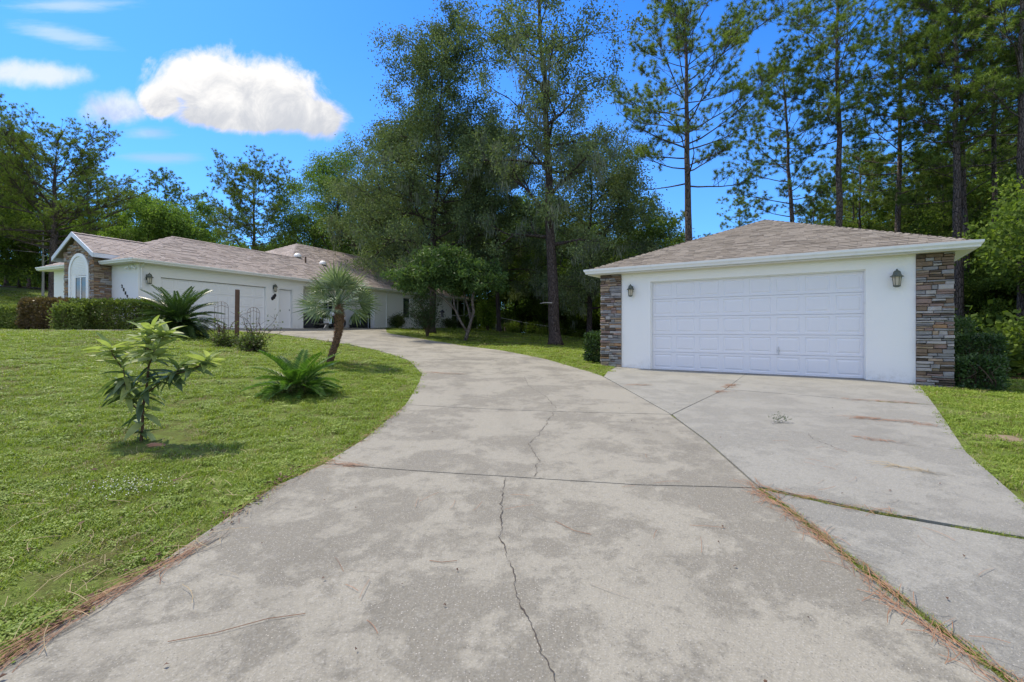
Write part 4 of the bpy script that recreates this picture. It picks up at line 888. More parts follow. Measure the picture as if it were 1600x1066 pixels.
# broadleaf wood behind: share one label per side
b1 = oak(205, 9.5, 1.2, lambda k: 1.2+2.4*math.sin(min(1, max(.2, k/.4))*PI/2)*(1-max(0, k-.5)/.5*.6), .14, 20, 34, (.19, .10), matl='under', spread=.5, sub=.9)
b2 = oak(206, 6.5, .6, lambda k: 1.3+1.5*math.sin(min(1, max(.3, k/.4))*PI/2)*(1-max(0, k-.5)/.5*.6), .09, 18, 32, (.17, .09), matl='under', spread=.45, sub=.9)
b3 = oak(207, 9.0, 1.0, lambda k: 1.5+2.0*math.sin(min(1, max(.2, k/.4))*PI/2)*(1-max(0, k-.5)/.5*.5), .13, 20, 34, (.22, .12), matl='broad', spread=.55, sub=.9)
lU = 'dense green broadleaf tree in the shaded wood right of the garage'; gU = 'undergrowth trees right of the garage'; gU1 = 'undergrowth trees behind the garage roof'; gU2 = 'undergrowth trees behind the fence'; lU1 = 'green broadleaf tree whose top shows just above the garage roof'; lU2 = 'green undergrowth tree in the shade behind the chain link fence'
b4 = oak(208, 13.0, 1.6, lambda k: 1.1+1.5*math.sin(min(1, max(.2, k/.5))*PI/2)*(1-max(0, k-.5)/.5*.5), .11, 24, 24, (.20, .10), matl='under', spread=.42, sub=.8, gaps=.2)
for px, Y, src, s in ((1522, 29, b2, .75), (1572, 30, b2, .85), (1612, 29, b2, .9), (1500, 27, b2, .6), (1530, 31, b4, .9), (1583, 33, b4, 1.0), (1640, 31, b4, 1.0), (1548, 38, b4, 1.1), (1665, 26, b2, 1.0), (1500, 30, b1, .8), (1470, 34, b1, 1.0), (1550, 33, b1, 1.1), (1610, 31, b1, 1.0), (1700, 24, b1, .9),
                      (1425, 36, b1, .95), (1380, 38, b1, .95), (1330, 38, b1, .9), (1285, 40, b3, .9), (1235, 40, b1, 1.0), (1190, 42, b1, .85), (1140, 44, b1, .8), (1085, 44, b1, .8), (1035, 42, b1, .9), (985, 44, b1, .9),
                      (940, 43, b1, .85), (895, 44, b1, .95), (850, 43, b1, 1.0), (805, 45, b1, 1.0), (762, 44, b2, 1.3), (915, 40.5, b2, .8), (960, 38, b2, .9), (990, 34, b2, .8), (1020, 30, b1, .7), (870, 41.5, b2, .7), (1545, 27, b2, .8), (1600, 29, b2, .9),
                      (700, 48, b1, 1.0), (650, 50, b1, 1.1), (1760, 22, b1, 1.0), (1820, 17, b1, 1.0), (1465, 44, b3, 1.3), (1350, 50, b3, 1.2), (1530, 42, b3, 1.3), (830, 50, b3, 1.2), (730, 52, b3, 1.2), (900, 50, b3, 1.1)):
    plant('broadleaf_tree', pxw(px, Y), Y, src, s=s*rb.uniform(.92, 1.1), rz=rb.uniform(0, 6.28), label=lU if px > 1480 else lU1 if px > 1010 else lU2, cat='tree', group=gU if px > 1480 else gU1 if px > 1010 else gU2)
lV = 'mid green broadleaf tree in the wood behind the left side of the house'; gV = 'trees at the wood edge behind the house'
for px, Y, src, s in ((-60, 44, b1, 1.0), (-10, 50, b1, 1.0), (30, 49, b1, .85), (70, 50, b1, .85), (110, 52, b3, .85), (160, 54, b3, .8), (205, 56, b3, .8), (250, 55, b3, .95), (290, 52, b3, 1.0), (330, 56, b3, .85), (-110, 38, b1, 1.1), (235, 50, b3, .95), (470, 54, b3, 1.0), (575, 52, b3, 1.1), (610, 56, b1, 1.2), (-160, 34, b1, 1.2), (420, 62, b3, .8), (375, 60, b3, .7)):
    plant('broadleaf_tree', pxw(px, Y), Y, src, s=s*rb.uniform(.92, 1.1), rz=rb.uniform(0, 6.28), label=lV, cat='tree', group=gV)
# a wood that reads as one mass beyond: GN-free low-poly leaf mass, one object
def leafmass(name, boxes, n, leaf, matl, **k):
    rg = np.random.default_rng(9); Vs = []; Fs = []; b = 0
    for (x0, x1, y0, y1, hh) in boxes:
        c = int(n*(x1-x0)*(hh)/600); cx = rg.uniform(x0, x1, c); cy = rg.uniform(y0, y1, c); cz = rg.uniform(0, 1, c)**.8*hh*(.55+.45*np.sin(cx*.7)*np.sin(cx*.23+1))
        P = np.stack([cx, cy, H(cx, cy)+cz], -1); P = np.repeat(P, 16, 0)+rg.normal(size=(c*16, 3))*.6
        V, F = leaf_quads(P, rg.normal(size=P.shape), leaf[0], leaf[1], rg); Vs.append(V); Fs.append(F+b); b += len(V)
    return tag(link(name, npmesh(name, np.concatenate(Vs), np.concatenate(Fs), M[matl])), kind='stuff', **k)
leafmass('distant_undergrowth', [(-75, -30, 62, 74, 9), (-30, 10, 66, 76, 10), (10, 75, 62, 72, 11), (60, 76, 20, 62, 9), (22, 40, 34, 44, 6), (16, 26, 20, 30, 4)], 5200, (.42, .26), 'under', label='dark undergrowth filling the floor of the wood behind the lot', cat='undergrowth')

# ---- small glossy tree with pale multi stem trunk, loose shrub, bright shrub
def umbrella_tree(seed):
    rd = random.Random(seed); rg = np.random.default_rng(seed); m = MB(); A = []
    base = Vector((0, 0, 0)); stems = [[(0, 0, 0), (.12, 0, .45), (.22, .1, .8), (.42, .1, 1.5), (.35, .0, 2.1), (.45, .1, 2.7)], [(.1, 0, .45), (-.25, -.1, 1.05), (-.55, 0, 1.7), (-.62, .1, 2.3), (-.9, .2, 2.9)], [(.3, .1, 1.0), (.15, .3, 1.6), (-.1, .6, 2.4), (-.2, .8, 2.9)], [(-.4, 0, 1.5), (-1.1, -.1, 2.2), (-1.9, -.2, 2.8)]]
    for s_ in stems:
        m.tube(s_, [.10*(1-.5*i/len(s_))*(1.0 if s_ is stems[0] else .65) for i in range(len(s_))], 8)
        tip = Vector(s_[-1])
        for j in range(9):
            a = rd.uniform(0, 6.28); el = rd.uniform(.05, 1.1); L = rd.uniform(1.0, 2.15); d = Vector((math.cos(a)*math.cos(el), math.sin(a)*math.cos(el), math.sin(el))); pts = [tip]
            for q in range(4): d = (d+Vector((rd.gauss(0, .2), rd.gauss(0, .2), rd.gauss(0, .12)))).normalized(); pts.append(pts[-1]+d*L/4)
            m.tube(pts, [.045, .035, .025, .018, .01], 5, False)
            for w_ in range(9):
                f = rd.uniform(.4, 1); i = min(3, int(f*4)); b = pts[i].lerp(pts[i+1], f*4-i); e_ = b+Vector((rd.gauss(0, .4), rd.gauss(0, .4), rd.gauss(.12, .25))); m.tube([b, e_], [.012, .006], 3, False); A.append(e_)
    A = np.array(A); A[:, 2] = np.where(A[:, 2] > 4.7, 4.7-.8*rg.random(len(A)), np.maximum(A[:, 2], 2.15+.5*rg.random(len(A))))-.25*(np.hypot(A[:, 0], A[:, 1])/2.4)**2; P = np.repeat(A, 90, 0); Dn = rg.normal(size=P.shape)+np.array([0, 0, -.1]); P = P+rg.normal(size=P.shape)*np.array([.17, .17, .12])
    V, F = leaf_quads(P, Dn, rg.uniform(.14, .26, len(P)), .06, rg); return [m.mesh('trunk', M['barkl'], True), npmesh('crown', V, F, M['glossy'])]
ut = umbrella_tree(31); plant('glossy_tree', pxw(727, 24.6), 24.6, ut, s=1.0, label='small spreading glossy leaved tree with pale forked trunk at the driveway edge', cat='tree')
def loose_shrub(seed, n, Hh, Rr, leaf, matl, per=24, sp=.10, bk='twig', base=.05, nleaf=1):
    rd = random.Random(seed); rg = np.random.default_rng(seed); m = MB(); A = []
    for j in range(n):
        a = rd.uniform(0, 6.28); out = rd.uniform(.1, 1)*Rr; pts = [Vector((math.cos(a)*base, math.sin(a)*base, 0))]; tgt = Vector((math.cos(a)*out, math.sin(a)*out, Hh*rd.uniform(.45, 1)))
        for q in range(1, 6): f = q/5; pts.append(Vector((tgt.x*f**1.4, tgt.y*f**1.4, tgt.z*f**.8))+Vector((rd.gauss(0, .04), rd.gauss(0, .04), 0)))
        m.tube(pts, [.02, .016, .013, .01, .007, .004], 4, False)
        for w_ in range(per//2): f = rd.uniform(.3, 1); i = min(4, int(f*5)); b = pts[i].lerp(pts[i+1], f*5-i); e_ = b+Vector((rd.gauss(0, .2), rd.gauss(0, .2), rd.gauss(.03, .14)))*Rr; m.tube([b, e_], [.006, .003], 3, False); A += [b.lerp(e_, .5), e_]
    A = np.array(A); P = np.repeat(A, nleaf, 0); P = P+rg.normal(size=P.shape)*sp; Dn = rg.normal(size=P.shape); V, F = leaf_quads(P, Dn, rg.uniform(.7, 1.3, len(P))*leaf[0], leaf[1], rg)
    return [m.mesh('stem', M[bk], False), npmesh('foliage', V, F, M[matl])]
PB = ('stem', 'foliage')
def shrub(name, px, Y, meshes, lab, s=1.0, rz=0, cat='shrub', **k): return plant(name, pxw(px, Y), Y, meshes, PB, s=s, rz=rz, label=lab, cat=cat, **k)
shrub('loose_shrub', 668, 26.8, loose_shrub(41, 26, 2.5, 1.3, (.09, .05), 'hedged', 40, .09, nleaf=4), 'loose dark twiggy shrub on the grass tip in front of the far house wall')
shrub('bright_shrub', 762, 37.5, loose_shrub(42, 20, 2.3, 1.2, (.16, .09), 'lime', 30, .16, nleaf=5), 'bright lime green young shrub by the left end of the chain link fence')
shrub('bright_shrub', 100, 21.5, loose_shrub(43, 12, 2.3, .8, (.16, .09), 'lime', 30, .12, nleaf=4), 'lime green sapling behind the low left corner of the house') if False else None
ms = loose_shrub(44, 22, .95, .6, (.10, .035), 'hedge', 30, .08, nleaf=4)
for t_, s_, lab in ((15.9, -.55, 'low spiky green shrub against the white wall right of the air conditioner'), (22.6, -.6, 'low shrub at the foot of the far white house wall'), (24.8, -.5, 'low dark shrub at the far corner of the house by the porch')):
    x, y = HS(t_, s_); plant('low_shrub', x, y, ms, PB, s=1.15 if t_ < 20 else 1.0, rz=t_, label=lab, cat='shrub', group='low shrubs along the house wall')
gb = loose_shrub(45, 16, 1.0, .7, (.10, .06), 'under', 30, .12, nleaf=5)
for px, Y in ((800, 39), (830, 39.5), (850, 39), (880, 39.6), (905, 39), (735, 40), (1005, 22)):
    plant('wood_edge_shrub', pxw(px, Y), Y, gb, PB, s=rb.uniform(.9, 1.4), rz=px, label='small leafy shrub along the shaded wood edge', cat='shrub', group='shrubs along the wood edge')
# ---- clipped hedges
def hedge(seed, L, Wd, Hh, n, leaf, matl, rnd_=.12, ragged=.04):
    rg = np.random.default_rng(seed); P = rg.uniform(-1, 1, (n, 3)); ax = rg.integers(0, 3, n); shell = rg.random(n) < .85; sg = np.where(rg.random(n) < .5, -1, 1)
    for i in range(3): P[:, i] = np.where((ax == i) & shell, sg*rg.uniform(.86, 1.0, n), P[:, i])
    nrm = P.copy(); r4 = (np.abs(P)**6).sum(1)**(1/6); P = P/np.maximum(1, r4)[:, None]
    lump = np.array([noise.noise(Vector((p[0]*L*1.4, p[1]*Wd*1.4, p[2]*Hh*1.4+seed))) for p in P]); P = P*(1+lump[:, None]*rnd_)
    P = P*np.array([L/2, Wd/2, Hh/2])+np.array([0, 0, Hh/2])+rg.normal(size=P.shape)*ragged; P[:, 2] = np.maximum(P[:, 2], .02)
    Dn = unit(nrm*np.array([1, 1, 1.3]))+rg.normal(size=P.shape)*.8+np.array([0, 0, .3]); V, F = leaf_quads(P, Dn, rg.uniform(.7, 1.3, n)*leaf[0], leaf[1], rg)
    rd = random.Random(seed); m = MB()
    for j in range(int(40*L)):
        x, y = rd.uniform(-.42, .42)*L, rd.uniform(-.36, .36)*Wd; pts = [Vector((x, y, 0))]
        for q in range(3): pts.append(pts[-1]+Vector((rd.gauss(0, .09), rd.gauss(0, .09), Hh*.29)))
        m.tube(pts, [.014, .011, .008, .004], 3, False)
    return [m.mesh('stem', M['twig']), npmesh('foliage', V, F, M[matl])]
def puthedge(x, y, rz, me, lab, nm='hedge'): return plant(nm, x, y, me, PB, rz=rz, label=lab, cat='hedge')
puthedge(-14.65, 17.95, R(2), hedge(51, 2.9, 1.1, 1.06, 16000, (.085, .05), 'hedge'), 'long clipped green hedge below the stone bay and house number')
puthedge(-17.15, 18.2, R(4), hedge(52, 2.0, 1.2, 1.12, 13000, (.08, .045), 'hedger'), 'clipped dark reddish brown hedge left of the green hedge')
puthedge(-18.6, 18.3, R(8), hedge(53, 1.0, 1.1, .85, 5000, (.09, .055), 'hedgey'), 'pale yellow green shrub at the left end of the hedges')
puthedge(-15.85, 17.35, R(8), hedge(54, .9, .7, .85, 5000, (.085, .05), 'hedgey', .2, .07), 'paler loose green shrub overlapping the reddish hedge and the green hedge')
x, y = G(-6.62, 1.0); puthedge(x, y, gr_, hedge(55, .85, 1.0, .88, 8000, (.07, .045), 'hedged'), 'clipped dark round cornered shrub against the left stone pier of the garage', 'clipped_shrub')
x, y = G(1.93, .85); puthedge(x, y, gr_, hedge(56, .72, .8, 1.08, 8000, (.06, .035), 'hedged', .1, .03), 'clipped dark hedge just beyond the right stone pier of the garage', 'clipped_shrub')
x, y = G(1.86, .22); puthedge(x, y, gr_, hedge(57, .62, .5, .62, 3500, (.065, .04), 'hedged', .2, .05), 'low darker shrub at the foot of the clipped hedge by the right pier', 'clipped_shrub')
x, y = G(1.72, 1.9); puthedge(x, y, gr_, hedge(58, .55, .7, 1.38, 4000, (.06, .035), 'hedged', .2, .06), 'taller shrub with pale top sprays behind the clipped hedge by the right pier', 'clipped_shrub')

# ---- sago palms
def frond_mesh(L, el, droop, nl, ll, wl, matl, seed, vee=.5):
    rd = random.Random(seed); V = []; F = []; pts = []; a = el; p = np.array([0., 0., 0.]); n = 14
    for i in range(n+1):
        pts.append(p.copy()); a2 = a-droop*(i/n)**1.3; p = p+np.array([math.cos(a2), 0, math.sin(a2)])*L/n
    pts = np.array(pts); m = MB(); m.tube(pts, [.012*(1-.75*i/n)*L for i in range(n+1)], 4, False)
    for i in range(nl):
        f = .10+.9*i/(nl-1); k = min(n-1, int(f*n)); b = pts[k]+(pts[k+1]-pts[k])*(f*n-k); t_ = unit(pts[k+1]-pts[k]); up = np.array([-t_[2], 0, t_[0]])
        le = ll*(math.sin(min(1, .25+f*1.6)*PI/2))*(1-.62*max(0, f-.5)/.5)
        for sg in (-1, 1):
            d = unit(t_*(.45+.4*f)+np.array([0, sg, 0])*(1.0)+up*vee+np.array([rd.gauss(0, .05) for _ in range(3)])); wv = unit(np.cross(d, up))*wl*.5; e_ = b+d*le-np.array([0, 0, .12*le])
            q = b+d*le*.5; m.add([b, q+wv, e_, q-wv], [(0, 1, 2, 3)])
    return m.mesh('frond', M[matl])
def cycad(name, x, y, trunk_h, tr_r, L, nf, matl, ll, wl, nl, seed, lab, e0=-.25, e1=1.35):
    o = empty(name, (x, y, h(x, y)-.03), 0, label=lab, cat='sago palm'); m = MB(); rd = random.Random(seed)
    m.lathe([(tr_r*1.1, 0), (tr_r, trunk_h*.5), (tr_r*1.05, trunk_h*.8), (tr_r*.6, trunk_h*1.1)], 12)
    for k in range(60): a = rd.uniform(0, 6.28); z = rd.uniform(0, trunk_h); m.add([(math.cos(a-.15)*tr_r, math.sin(a-.15)*tr_r, z), (math.cos(a+.15)*tr_r, math.sin(a+.15)*tr_r, z), (math.cos(a)*tr_r*1.45, math.sin(a)*tr_r*1.45, z+.06)], [(0, 1, 2)])
    m.build('trunk', M['fibre'], o)
    cl = [frond_mesh(L*rd.uniform(.92, 1.06), e0+(e1-e0)*k/6, 1.15-.5*k/6, nl, ll, wl, matl, seed+k) for k in range(7)]
    for i in range(nf):
        f = (i+.5)/nf; k = min(6, int(f**1.15*7)); o2_ = link('frond', cl[k], o, (0, 0, trunk_h*.95), (rd.gauss(0, .05), rd.gauss(0, .06), i*2.39996+rd.uniform(-.15, .15)), rd.uniform(.88, 1.08))
    return o
cycad('sago_palm', -10.95, 15.75, .50, .18, 1.30, 100, 'sago', .24, .026, 50, 61, 'large dark sago palm in front of the house garage door and hedge', -.60, 1.15)
cycad('sago_palm', -3.56, 7.95, .10, .13, .82, 44, 'sago2', .19, .022, 46, 62, 'small bright green sago palm low on the lawn beside the driveway curve', -.12, 1.05)
# ---- fan palm
def fan_mesh(seed, pet, bl):
    rd = random.Random(seed); m = MB(); m.tube([(0, 0, 0), (pet*.5, 0, .02), (pet, 0, 0)], [.012, .009, .007], 4, False); n = 16
    for i in range(n):
        a = (-1.25+2.5*i/(n-1)); L = bl*(1-.25*abs(a)/1.25)*rd.uniform(.92, 1.05); d = Vector((math.cos(a), math.sin(a), 0)); sdv = Vector((-d.y, d.x, 0)); w = .0175; zz = .02*(i % 2); dp = rd.uniform(.02, .14)
        b = Vector((pet, 0, 0)); q = b+d*L*.5+Vector((0, 0, zz)); e_ = b+d*L-Vector((0, 0, dp*L*1.5))
        m.add([b, q+sdv*w, e_, q-sdv*w], [(0, 1, 2, 3)])
    return m.mesh('fan_leaf', M['palm'])
px_, py_ = -4.63, 12.15; fp = empty('fan_palm', (px_, py_, h(px_, py_)), 0, label='fan palm with shaggy brown leaning trunk standing on the lawn before the driveway', cat='palm tree')
m = MB(); pth = [(0, 0, -.05), (.07, 0, .2), (.17, 0, .5), (.25, 0, .8), (.27, 0, 1.1), (.24, 0, 1.45)]; m.tube(pth, [.09, .08, .078, .082, .09, .08], 12); m.build('trunk', M['twig'], fp, True)
m = MB(); rd = random.Random(8)
for k in range(900):
    f = rd.random()**.75; i = min(4, int(f*5)); c = Vector(pth[i]).lerp(Vector(pth[i+1]), f*5-i); a = rd.uniform(0, 6.28); r_ = .08; d = Vector((math.cos(a), math.sin(a), 0)); sdv = Vector((-d.y, d.x, 0)); ln = rd.uniform(.05, .12)*(.25+f*.95)
    b = c+d*r_; m.add([b-sdv*.032, b+sdv*.032, b+d*ln*rd.uniform(.4, 1.0)+Vector((0, 0, ln*rd.uniform(.3, 1.0)))], [(0, 1, 2)])
tag(m.build('leaf_base', M['fibre'], fp), kind='stuff')
fm = [fan_mesh(70+k, .46, .52) for k in range(4)]
for i in range(46):
    f = (i+.5)/46; el = -.38+1.8*f+rd.uniform(-.15, .15); az = i*2.39996+rd.uniform(-.2, .2); s = rd.uniform(.85, 1.15)*(1.12 if f < .8 else 1.0)
    o = link('fan_leaf', fm[i % 4], fp, (.24, 0, 1.46), None, s); o.rotation_euler = (Matrix.Rotation(az, 3, 'Z') @ Matrix.Rotation(-el, 3, 'Y') @ Matrix.Rotation(rd.uniform(-1.3, 1.3), 3, 'X')).to_euler()
# ---- young broadleaf plant in the foreground
yx, yy = -3.93, 5.08; yp = empty('young_tree', (yx, yy, h(yx, yy)), 0, label='young broad leaved sapling with pale green top leaves on the near lawn', cat='sapling')
rd = random.Random(15); m = MB()
S0 = [(0, 0, -.03), (.02, .0, .15), (.015, .01, .35), (.06, 0, .55), (.07, .02, .8), (.07, .0, 1.05), (.13, 0, 1.22)]
BR = [S0, [(.015, 0, .3), (-.10, -.03, .42), (-.14, -.03, .52), (-.17, 0, .68), (-.20, 0, .86)], [(.05, 0, .5), (.2, .02, .62), (.33, .03, .70), (.40, .03, .78)], [(.33, .03, .70), (.46, .05, .74), (.60, .06, .80), (.68, .05, .84)],
      [(-.14, -.03, .52), (-.22, .04, .60), (-.27, .06, .66)], [(.065, .02, .78), (.18, -.08, .88), (.22, -.1, .98)], [(.065, .02, .82), (-.02, .1, .96), (-.04, .12, 1.08)], [(.07, .02, .95), (.2, .03, 1.08), (.26, .03, 1.14)], [(-.2, 0, .78), (-.28, -.02, .92), (-.30, -.02, .99)]]
for b in BR: m.tube(b, [(.016 if b is S0 else .009)*(1-.55*i/(len(b)-1)) for i in range(len(b))], 7)
m.build('stem', M['post'], yp, True)
def leaf_mesh(mk, seed):
    r2 = random.Random(seed); L = 1.0; m = MB(); n = 6; vs = []; cv_ = r2.uniform(.15, .45)
    for i in range(n+1):
        f = i/n; w = .135*math.sin(PI*min(1, .06+f*.94)**.85)**.8*(1 if f < 1 else 0); z = -cv_*f*f*.6; up = .035*math.sin(f*7+seed)
        vs += [(f*L, -w, z+w*.45+up*.3), (f*L, 0, z), (f*L, w, z+w*.45-up*.3)]
    fs = []
    for i in range(n): a = i*3; fs += [(a, a+1, a+4, a+3), (a+1, a+2, a+5, a+4)]
    m.add(vs, fs); return m.mesh('leaf', M[mk], True)
lmL = [leaf_mesh('leafy', k) for k in range(3)]; lmD = [leaf_mesh('leafd', k+5) for k in range(3)]
def addleaf(p, az, el, L, light):
    o = link('leaf', (lmL if light else lmD)[rd.randrange(3)], yp, p, None, (L, L*rd.uniform(.85, 1.15), L)); o.rotation_euler = (Matrix.Rotation(az, 3, 'Z') @ Matrix.Rotation(-el, 3, 'Y') @ Matrix.Rotation(rd.uniform(-.6, .6), 3, 'X')).to_euler()
for bi, b in enumerate(BR):
    nl = 62 if b is S0 else 28 if bi in (1, 2, 3) else 20
    for i in range(nl):
        f = (.12 if b is S0 else .3)+(1-(.12 if b is S0 else .3))*((i+.5)/nl)**.7; kk = len(b)-1; j = min(kk-1, int(f*kk)); p = Vector(b[j]).lerp(Vector(b[j+1]), f*kk-j); top = p.z > .80 or (f > .85 and bi > 0 and p.z > .66)
        addleaf(p, i*2.4+bi+rd.uniform(-.3, .3), (rd.uniform(.2, 1.0) if f > .85 else rd.uniform(-.1, .6)) if top else rd.uniform(-.85, .35), rd.uniform(.17, .26)*(1.0 if top else 1.1), top or rd.random() < .25)
for k in range(10): addleaf((rd.gauss(0, .03), rd.gauss(0, .03), .10), k*.63*1.1, rd.uniform(-.25, .25), rd.uniform(.10, .16), False)
# ------------------------------------------------------------ garden and yard things
x, y = pxw(370, 15.1), 15.1; m = MB(); m.box(-.055, .055, -.055, .055, -.2, 1.72); p = m.build('wooden_post', M['post'], None, bevel=.006, loc=(x, y, h(x, y)), rot=(0, R(.6), .3)); tag(p, 'plain upright reddish brown wooden post on the lawn between two wire trellises', 'post')
def trellis(px, Y, hh, w, lab, seed):
    x = pxw(px, Y); o = empty('wire_trellis', (x, Y, h(x, Y)), .2, label=lab, cat='trellis', group='wire trellises by the wooden post'); rd = random.Random(seed)
    arch = [(-w, 0, 0), (-w, 0, hh-w*1.0)]+[(w*math.cos(a), 0, hh-w+w*math.sin(a)) for a in [PI-PI*k/10 for k in range(11)]]+[(w, 0, 0)]
    m = MB(); m.tube(arch, .0055, 4); m.tube([(0, 0, 0), (0, 0, hh)], .004, 4); m.build('frame', M['rust'], o)
    m = MB()
    for z in (hh*.25, hh*.45, hh*.62): m.tube([(-w, 0, z), (w, 0, z)], .004, 4)
    for sgn in (-1, 1): m.tube([(sgn*w*.5, 0, 0), (sgn*w*.5, 0, hh-w*.15)], .005, 4); m.tube([(sgn*w, 0, hh-w), (0, 0, hh-w*.55), (0, 0, hh)], .006, 4)
    m.build('crossbar', M['rust'], o); return o
trellis(346, 14.4, 1.32, .19, 'arched wire trellis left of the wooden post', 1); trellis(396, 14.0, 1.25, .17, 'arched wire trellis right of the wooden post', 2)
r1 = loose_shrub(81, 7, 1.05, .6, (.07, .05), 'hedgey', 8, .05, nleaf=1); r2_ = loose_shrub(82, 10, 1.15, .8, (.07, .05), 'hedgey', 9, .05, nleaf=1); lowp = loose_shrub(83, 26, .30, .42, (.06, .03), 'hedge', 20, .06, nleaf=4, base=.25)
shrub('climbing_rose', 348, 14.35, r1, 'sparse climbing rose on the wire trellis left of the post', rz=1, cat='rose bush'); shrub('climbing_rose', 400, 13.9, r2_, 'leggy climbing rose with scattered leaves on the trellis right of the post', rz=2, cat='rose bush')
for px, Y, s, lab in ((350, 14.2, 1.0, 'low weedy clump at the foot of the left trellis'), (395, 13.75, 1.25, 'dense weedy clump at the foot of the right trellis'), (460, 7.75, .62, 'ragged weeds around the base of the small sago palm')): shrub('weed_clump', px, Y, lowp, lab, s, px, 'weeds')
for px in (342.5, 351): x = pxw(px, 14.6); m = MB(); m.box(-.018, .018, -.018, .018, -.1, .58); tag(m.build('garden_stake', M['post'], None, loc=(x, 14.6, h(x, 14.6))), 'short dark wooden stake %s the left trellis' % ('on the left side behind' if px < 345 else 'on the right side behind'), 'stake', 'short stakes by the left trellis')
# air conditioner
x, y = HS(13.35, .55); ac_ = empty('air_conditioner', (x, y, ZH-.02), math.atan2(.914, .4058), label='dark slatted air conditioning unit with pale corner posts against the house wall', cat='air conditioner')
m = MB(); m.box(-.42, .42, -.42, .42, .0, .06); m.build('pad', M['conc2'], ac_)
m = MB(); m.box(-.36, .36, -.36, .36, .08, .82); m.build('coil_housing', M['char'], ac_)
m = MB(); m.box(-.40, .40, -.40, .40, .82, .88); m.build('lid', M['grey_trim'], ac_, bevel=.01)
for sx2 in (-1, 1):
    for sy2 in (-1, 1): m = MB(); m.box(sx2*.385-.015, sx2*.385+.015, sy2*.385-.015, sy2*.385+.015, .06, .82); m.build('corner_post', M['grey_trim'], ac_)
m = MB()
for k in range(14): m.box(-.37, .37, -.372, -.362, .12+k*.05, .135+k*.05); m.box(-.372, -.362, -.36, .36, .12+k*.05, .135+k*.05)
tag(m.build('grille', M['black'], ac_), kind='stuff')
# charcoal screen and bin
x, y = HS(9.15, .25); sc_ = empty('slatted_screen', (x, y, ZH), math.atan2(.914, .4058), label='low charcoal slatted screen in the recess beside the entry wall', cat='screen')
for k in range(15): m = MB(); m.box(-.86+k*.115, -.86+k*.115+.108, -.012, .012, .02, .86); me = m.mesh('slat', M['char']); break
for k in range(15): link('slat', me, sc_, (k*.115, 0, 0))
m = MB(); m.box(-.88, .88, -.03, -.013, .70, .76); m.build('rail', M['char'], sc_); m = MB(); m.box(-.92, -.865, -.03, .03, 0, .95); m.build('post', M['trim'], sc_)
x, y = HS(11.3, .55); wb = empty('waste_bin', (x, y, ZH), math.atan2(.914, .4058), label='dark wheeled waste bin behind the fan palm trunk in the recess', cat='waste bin')
m = MB(); m.add([(-.24, -.26, .08), (.24, -.26, .08), (.24, .26, .08), (-.24, .26, .08), (-.3, -.34, .95), (.3, -.34, .95), (.3, .34, .95), (-.3, .34, .95)], [(3, 2, 1, 0), (0, 1, 5, 4), (1, 2, 6, 5), (2, 3, 7, 6), (3, 0, 4, 7), (4, 5, 6, 7)]); m.build('body', M['char'], wb, bevel=.02)
m = MB(); m.box(-.32, .32, -.37, .36, .95, 1.0); m.build('lid', M['black'], wb, bevel=.02)
for sgn in (-1, 1): m = MB(); m.lathe([(.1, -.025), (.1, .025)], 14); m.build('wheel', M['rubber'], wb, loc=(.3*sgn, .25, .1), rot=(0, R(90), 0))
x, y = HS(12.35, .0); bn = empty('low_bench', (x, y, ZH), math.atan2(.914, .4058), label='very low dark bench against the white wall left of the air conditioner', cat='bench')
m = MB(); m.box(-.5, .5, -.12, .12, .2, .24); m.build('seat', M['char'], bn)
for sgn in (-1, 1): m = MB(); m.box(sgn*.42-.03, sgn*.42+.03, -.1, .1, 0, .2); m.build('leg', M['char'], bn)
# motorcycle
x, y = HS(9.55, -.55); mc = empty('motorcycle', (x, y, ZH), math.atan2(.914, .4058)+R(-72), label='white and chrome motorcycle parked nose out in front of the charcoal screen', cat='motorcycle')
def wheel(xw, rr_, wd):
    m = MB(); pr = [(rr_-.09, -wd*.4), (rr_-.02, -wd*.5), (rr_, -wd*.2), (rr_, wd*.2), (rr_-.02, wd*.5), (rr_-.09, wd*.4)]; b = 0; n = 24; vs = [(r_*math.cos(2*PI*k/n), r_*math.sin(2*PI*k/n), z) for r_, z in pr for k in range(n)]
    fs = [(i*n+k, i*n+(k+1) % n, ((i+1) % 6)*n+(k+1) % n, ((i+1) % 6)*n+k) for i in range(6) for k in range(n)]; m.add(vs, fs); w = m.build('wheel', M['rubber'], mc, True, (xw, 0, rr_), (R(90), 0, 0))
    m = MB(); m.lathe([(.05, -.05), (.05, .05)], 10)
    for k in range(8): a = k*PI/4; m.tube([(0, 0, 0), ((rr_-.07)*math.cos(a), (rr_-.07)*math.sin(a), 0)], .008, 4)
    m.build('spoke', M['chrome'], w)
wheel(.72, .31, .12); wheel(-.70, .31, .15)
m = MB(); m.box(-.28, .22, -.13, .13, .25, .58); m.lathe([(.08, 0), (.1, .1), (.08, .22)], 10, (.12, -.0, .52)); m.build('engine', M['chrome'], mc, bevel=.03)
m = MB(); m.tube([(-.7, 0, .31), (-.3, 0, .3), (.25, 0, .28), (.5, 0, .78)], .028, 6); m.tube([(.5, 0, .78), (-.1, 0, .72), (-.6, 0, .62), (-.7, 0, .31)], .026, 6); m.build('frame', M['black'], mc)
m = MB(); m.tube([(.45, 0, .83), (.25, 0, .86), (0, 0, .82), (-.12, 0, .76)], [.07, .15, .15, .08], 12); m.build('fuel_tank', M['bike'], mc, True)
m = MB(); m.tube([(-.12, 0, .74), (-.35, 0, .72), (-.62, 0, .78), (-.82, 0, .8)], [.1, .14, .12, .07], 10); m.build('seat', M['black'], mc, True)
